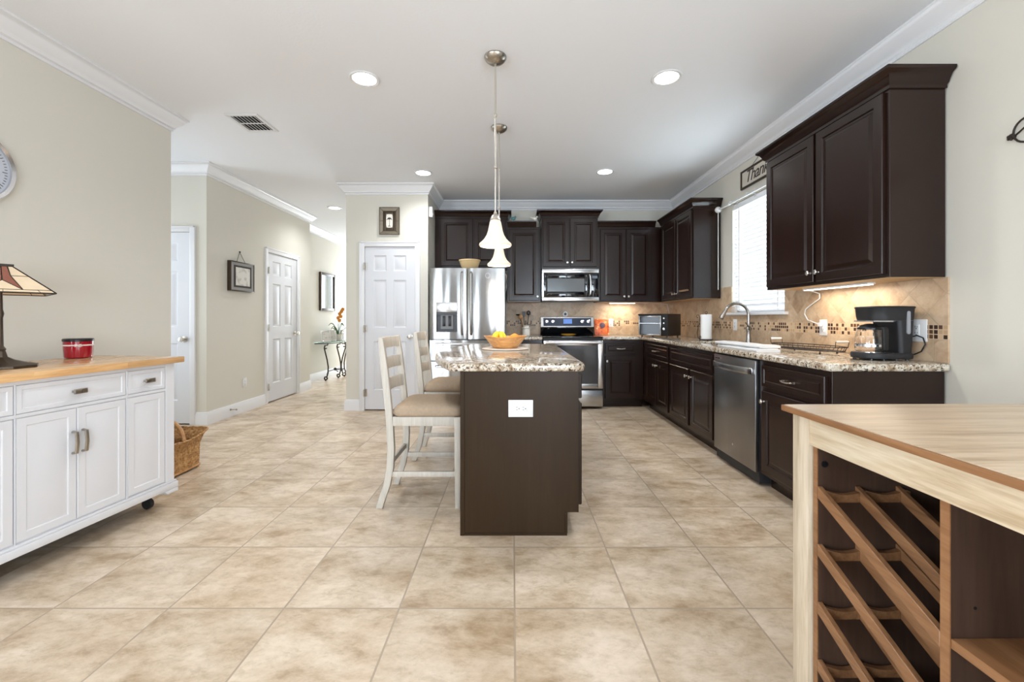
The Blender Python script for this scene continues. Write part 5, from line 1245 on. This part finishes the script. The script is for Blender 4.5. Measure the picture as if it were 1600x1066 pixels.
q = MB(); q.tube([(0.128, -0.03, 0.030), (0.140, -0.035, 0.028), (0.150, -0.04, 0.045), (0.153, -0.04, 0.085), (0.149, -0.04, 0.115), (0.151, -0.05, 0.135), (0.156, -0.075, 0.142), (0.156, -0.110, 0.130), (0.154, -0.125, 0.095), (0.151, -0.105, 0.055), (0.147, -0.07, 0.036), (0.138, -0.04, 0.026)], 0.0035, 8); q.build('power_cord', 'black', cm)

# under-cabinet light bars
def lightbar(x0, x1, y0, y1, label, power, sx_, sy_):
    o = thing('under_cabinet_light', label, 'light', ((x0+x1)/2, (y0+y1)/2, UB-0.002))
    w, d = (x1-x0)/2, (y1-y0)/2
    MB().box(-w, w, -d, d, -0.012, -0.0005).build('housing', 'white', o)
    MB().box(-w+0.006, w-0.006, -d+0.006, d-0.006, -0.016, -0.012).build('diffuser', 'led', o)
    dl = bpy.data.lights.new('bar_lamp', 'AREA'); dl.shape = 'RECTANGLE'; dl.size = 2*w; dl.size_y = 2*d; dl.energy = power; dl.color = (1.0, 0.89, 0.74)
    l = bpy.data.objects.new('bar_lamp', dl); COL.objects.link(l); l.parent = o; l.location = (0, 0, -0.020)
lightbar(2.130, 2.175, 2.58, 3.16, 'lit bar light under the upper cabinet above the coffee maker', 2.0, 0, 0)
lightbar(1.34, 1.70, 5.95, 5.99, 'lit bar light under the corner upper cabinet right of the microwave', 2.2, 0, 0)
q = MB(); q.tube([(2.160, 3.165, 1.362), (2.20, 3.172, 1.355), (2.270, 3.18, 1.335), (2.278, 3.19, 1.300), (2.278, 3.27, 1.262), (2.278, 3.345, 1.222), (2.278, 3.355, 1.185), (2.278, 3.32, 1.140), (2.276, 3.25, 1.122), (2.270, 3.185, 1.108)], 0.0042, 8)
q.box(2.262, 2.281, 3.168, 3.190, 1.095, 1.121)
tag(q.build('power_cord', 'white', None), 'white cord hanging from the bar light to the outlet on the right wall', 'cord')
q = MB(); q.tube([(1.70, 5.97, 1.362), (1.95, 6.05, 1.366), (2.20, 6.125, 1.35), (2.225, 6.128, 1.25), (2.228, 6.128, 1.10), (2.22, 6.125, 0.93)], 0.0035, 8)
tag(q.build('power_cord', 'white', None), 'white cord running down the tiles in the back corner behind the toaster oven', 'cord')
# glass block on the window sill
q = MB(); q.box(-0.035, 0.035, -0.016, 0.016, 0, 0.062); o = q.build('glass_block', plain('pale_glass_block', srgb(206, 196, 186), 0.2, var=0.15, vscale=50), None, bevel=0.006); o.location = (XR-0.022, 4.42, WZ0+0.0005); o.rotation_euler = (0, 0, PI/2)
tag(o, 'small pale glass block standing on the kitchen window sill', 'ornament')

# ------------------------------------------------------------------ wall pieces
# word sign above the window
sg = thing('word_sign', 'framed sign with slanted script lettering hanging above the kitchen window', 'sign', (XR, 4.305, 2.43), -PI/2)
MB().box(0.012, 0.738, -0.012, -0.004, 0.012, 0.170).build('sign_board', 'sign_face', sg)
q = MB(); q.frame(0, 0.75, 0, 0.182, 0.018, -0.022, -0.002); q.build('frame', 'bronze', sg, bevel=0.002)
tx = bpy.data.curves.new('lettering', 'FONT'); tx.body = 'Thankful'; tx.size = 0.165; tx.shear = 0.35; tx.extrude = 0.0015; tx.space_character = 0.92
to_ = bpy.data.objects.new('lettering_tmp', tx); COL.objects.link(to_); bpy.context.view_layer.update()
me = bpy.data.meshes.new_from_object(to_.evaluated_get(bpy.context.evaluated_depsgraph_get())); bpy.data.objects.remove(to_)
lo = bpy.data.objects.new('lettering', me); COL.objects.link(lo); lo.parent = sg; me.materials.append(M['ink'])
lo.rotation_euler = (PI/2, 0, 0); lo.location = (0.075, -0.0135, 0.048); lo.scale = (0.98, 1.0, 1)
q = MB(); q.tube([(0.17, -0.006, 0.182), (0.375, -0.004, 0.275), (0.58, -0.006, 0.182)], 0.0018, 6); q.ball((0.375, -0.006, 0.276), 0.006); q.build('hanging_wire', 'iron', sg)

# tile picture over the pantry door
tp = thing('wall_plaque', 'small bronze framed plaque with a palm tree picture above the pantry door', 'picture', (-1.534, YP, 2.195))
q = MB(); P0 = [(-0.124, 0), (0.124, 0), (0.124, 0.338), (-0.124, 0.338)]
q.panel(-0.124, 0.124, 0, 0.338, [(0, -0.012), (0.004, -0.022), (0.010, -0.022), (0.046, -0.012)], -0.001); q.build('frame', plain('pewter_frame', srgb(132, 122, 106), 0.45, metal=0.5, var=0.15, vscale=30), tp, ang=15)
q = MB()
for a, b in (((-0.122, 0.002), (-0.078, 0.046)), ((0.122, 0.002), (0.078, 0.046)), ((-0.122, 0.336), (-0.078, 0.292)), ((0.122, 0.336), (0.078, 0.292)), ((-0.124, 0.169), (-0.078, 0.169)), ((0.124, 0.169), (0.078, 0.169))):
    q.cyl((a[0], -0.0225, a[1]), (b[0], -0.0135, b[1]), 0.0022, 6)
q.frame(-0.125, 0.125, -0.001, 0.339, 0.006, -0.024, -0.018)
q.build('corner_seams', 'bronze', tp)
q = MB(); q.frame(-0.080, 0.080, 0.044, 0.294, 0.036, -0.018, -0.010); q.build('inner_frame', 'bronze', tp, bevel=0.004)
q = MB(); q.prism([(0.040*(abs(math.cos(a))**0.35)*(1 if math.cos(a) > 0 else -1), 0.169+0.083*(abs(math.sin(a))**0.45)*(1 if math.sin(a) > 0 else -1)) for a in [2*PI*(k+0.5)/40 for k in range(40)]], -0.019, -0.012, 'Y'); q.build('picture_tile', 'white_ceramic', tp)
q = MB(); q.tube([(0.0, -0.0195, 0.105), (0.003, -0.0195, 0.15), (0.0, -0.0195, 0.190)], [0.003, 0.002, 0.002], 6)
for k in range(7):
    a = 0.25+k*(PI-0.5)/6; q.tube([(0, -0.0195, 0.190), (0.020*math.cos(a), -0.0195, 0.192+0.018*math.sin(a)), (0.036*math.cos(a), -0.0195, 0.188+0.010*math.sin(a)-0.012)], [0.004, 0.005, 0.001], 6)
q.rings([[(-0.022, y, 0.101), (0.022, y, 0.101), (0.012, y, 0.107), (-0.012, y, 0.107)] for y in (-0.0205, -0.0190)])
q.build('palm_motif', 'ink', tp)

# hall picture hanging from a wire (local x along +Y)
hp = thing('framed_picture', 'square dark-framed picture hanging from a wire on the hall wall', 'picture', (XH, 4.985, 1.475), PI/2)
fwd, fhh = 0.455, 0.352
q = MB(); q.frame(0, fwd, 0, fhh, 0.012, -0.046, -0.001); q.build('frame', 'bronze', hp, bevel=0.002)
MB().box(0.010, fwd-0.010, -0.040, -0.004, 0.010, fhh-0.010).build('outer_mat', 'grey_mat', hp)
MB().box(0.060, fwd-0.060, -0.042, -0.040, 0.045, fhh-0.045).build('dark_mat', 'ink', hp)
m_pr, nt, p = newmat('faint_print'); tc = N(nt, 'ShaderNodeTexCoord'); n1 = N(nt, 'ShaderNodeTexNoise', Scale=18.0, Detail=6.0); L(nt, tc.outputs['Object'], n1.inputs['Vector'])
r1 = ramp(nt, [(0.38, srgb(186, 180, 172)), (0.48, srgb(214, 210, 203))], n1.outputs['Fac']); L(nt, r1.outputs[0], p.inputs['Base Color']); p.inputs['Roughness'].default_value = 0.4
MB().box(0.092, fwd-0.092, -0.0435, -0.042, 0.068, fhh-0.068).build('print', m_pr, hp)
q = MB(); q.tube([(0.145, -0.02, fhh), (0.225, -0.004, fhh+0.125), (0.305, -0.02, fhh)], 0.003, 6); q.ball((0.225, -0.006, fhh+0.127), 0.010); q.build('hanging_wire', 'iron', hp)

# far hall: mirror-like framed picture
fm = thing('framed_mirror', 'tall dark-framed mirror on the far hall wall above the console', 'mirror', (XH2, 8.10, 1.295), PI/2)
q = MB(); q.frame(0, 0.66, 0, 0.735, 0.050, -0.040, -0.001); q.build('frame', 'bronze', fm, bevel=0.008)
MB().box(0.045, 0.615, -0.020, -0.004, 0.045, 0.69).build('mirror_pane', 'mirror', fm)

# console table with iron scroll legs
ct = thing('console_table', 'glass-topped console table with wrought iron scroll legs in the far hall', 'table', (XH2+0.19, 8.32, 0), PI/2)
# local x along +Y (0 is the middle), local -y into the hall
q = MB(); pl = [(-0.52, 0.16), (0.52, 0.16), (0.52, -0.03)]+[(0.52*math.cos(a), -0.03-0.16*math.sin(a)) for a in [PI*k/24 for k in range(1, 24)]]+[(-0.52, -0.03)]
q.prism(pl, 0.694, 0.706); q.build('glass_top', 'table_glass', ct, bevel=0.002)
def scroll(cx, cz, r0, r1, a0, a1, n=22):
    return [(cx+(r0+(r1-r0)*k/n)*math.cos(a0+(a1-a0)*k/n), cz+(r0+(r1-r0)*k/n)*math.sin(a0+(a1-a0)*k/n)) for k in range(n+1)]
for x, y, dx, dy in ((-0.40, -0.04, -1, 0.45), (0.42, -0.06, 1, -0.5), (-0.02, -0.12, -0.9, 0.5), (0.14, -0.12, 0.6, -0.8)):
    nrm = math.hypot(dx, dy); ux, uy = dx/nrm, dy/nrm
    prof_ = scroll(0.02, 0.610, 0.012, 0.048, -2.5, 2.2)+[(-0.025, 0.675), (-0.005, 0.69)]
    body_ = [(0.045, 0.655), (0.060, 0.60), (0.030, 0.50), (-0.005, 0.38), (-0.030, 0.25), (-0.025, 0.14), (0.005, 0.06)]+scroll(0.030, 0.055, 0.042, 0.014, 3.4, 8.2)
    q = MB()
    q.tube([(x+u*ux, y+u*uy, z) for u, z in prof_], 0.010, 6); q.tube([(x+u*ux, y+u*uy, z) for u, z in body_], [0.013]*len(body_), 8)
    q.cyl((x+0.03*ux, y+0.03*uy, 0.0), (x+0.03*ux, y+0.03*uy, 0.02), 0.014, 10)
    q.build('leg', 'iron', ct)
q = MB(); q.tube([(-0.42, -0.05, 0.12), (-0.2, 0.02, 0.15), (0.02, -0.02, 0.16), (0.25, 0.02, 0.15), (0.42, -0.05, 0.12)], 0.009, 6); q.ball((0.02, -0.02, 0.165), 0.03); q.tube([(-0.10, -0.12, 0.13), (0.02, -0.02, 0.16), (0.16, -0.12, 0.13)], 0.009, 6); q.build('stretcher', 'iron', ct)
q = MB(); q.tube([(-0.5, 0.14, 0.685), (0.5, 0.14, 0.685), (0.48, -0.04, 0.685), (0.2, -0.16, 0.685), (-0.2, -0.16, 0.685), (-0.48, -0.04, 0.685)], 0.007, 6, closed=True); q.build('top_frame', 'iron', ct)
def photo_frame(x, y, rz, label, tilt=-0.25):
    o = thing('photo_frame', label, 'photo frame', (XH2+0.19-y, 8.32+x, 0.7065), PI/2+rz, 'silver photo frames on the hall console')
    o.rotation_euler = (tilt, 0, PI/2+rz)
    q = MB(); q.frame(-0.085, 0.085, 0, 0.215, 0.024, -0.008, 0.006); q.build('frame', 'silver', o, bevel=0.002)
    MB().box(-0.065, 0.065, -0.003, 0.004, 0.02, 0.195).build('photo', m_pr, o)
    MB().rings([[(-0.02, 0.006, 0.13), (0.02, 0.006, 0.13), (0.02, 0.058, 0.016), (-0.02, 0.058, 0.016)], [(-0.02, 0.010, 0.13), (0.02, 0.010, 0.13), (0.02, 0.062, 0.016), (-0.02, 0.062, 0.016)]]).build('easel_back', 'ink', o)
photo_frame(-0.33, 0.00, -0.9, 'silver photo frame at the near left end of the hall console')
photo_frame(0.00, 0.03, -0.9, 'silver photo frame just left of the orchid pot on the console')
photo_frame(0.34, 0.03, -1.1, 'silver photo frame right of the orchid pot on the console')
orx, ory = XH2+0.20, 8.52
oc = thing('potted_orchid', 'orange orchid in a white pot on the hall console table', 'plant', (orx, ory, 0.7065))
MB().lathe([(0, 0), (0.050, 0), (0.055, 0.01), (0.075, 0.12), (0.080, 0.128), (0.070, 0.128), (0.066, 0.11), (0, 0.105)], seg=28).build('pot', 'white_ceramic', oc)
q = MB()
for a, ln, up in ((0.2, 0.26, 0.16), (1.4, 0.20, 0.22), (2.6, 0.24, 0.14), (3.6, 0.18, 0.24), (4.6, 0.26, 0.18), (5.5, 0.22, 0.24), (2.0, 0.12, 0.26)):
    pp = []
    for k in range(9):
        t = k/8; pp.append((ln*t*math.cos(a), ln*t*math.sin(a), 0.105+up*math.sin(t*2.2)))
    q.tube(pp, [0.006+0.016*math.sin(PI*min(1, k/8+0.08)) for k in range(9)], 6, flat=(0.25, 1))
q.build('leaves', 'leaf', oc)
q = MB(); q.tube([(0, 0, 0.105), (0.01, 0.02, 0.30), (0.0, 0.04, 0.45), (0.02, 0.06, 0.56), (0.05, 0.07, 0.62)], 0.0035, 6); stem = q.build('flower_stem', 'leaf', oc)
for (x, y, z) in ((0.012, 0.03, 0.40), (-0.02, 0.045, 0.45), (0.03, 0.05, 0.48), (0.005, 0.06, 0.53), (0.04, 0.065, 0.58), (0.06, 0.075, 0.62)):
    q = MB()
    for k in range(5):
        a = 2*PI*k/5+x*50; q.ball((x+0.022*math.cos(a), y-0.012, z+0.022*math.sin(a)), 0.018, (1, 0.35, 1), 10)
    q.ball((x, y-0.02, z), 0.009, seg=8); q.build('blossom', 'petal', stem)

# iron wall ornament at the right edge of the frame
io = thing('iron_wall_ornament', 'dark wrought iron scroll ornament on the right wall at the picture edge', 'wall ornament', (XR, 1.965, 1.985), -PI/2)
q = MB(); 
q.tube([(0.035+0.055*math.cos(a)+0.02, -0.012, 0.0+0.055*math.sin(a)+0.012) for a in [2*PI*k/24 for k in range(24)]], 0.0045, 6, closed=True)
q.tube([(0.01, -0.012, 0.002), (0.05, -0.02, 0.02), (0.11, -0.012, 0.026), (0.20, -0.012, 0.0), (0.30, -0.012, 0.03)], 0.004, 6)
q.build('scroll', 'iron', io)
q = MB()
for k in range(5):
    a = 2*PI*k/5; q.ball((-0.012+0.008*math.cos(a), -0.012, 0.0+0.008*math.sin(a)), 0.008, (1, 0.8, 1), 8)
q.tube([(-0.008, -0.012, 0.008), (0.004, -0.012, 0.022)], [0.004, 0.001], 6); q.cyl((0, -0.001, 0), (0, -0.012, 0), 0.004, 8)
q.build('rosette', 'iron', io)
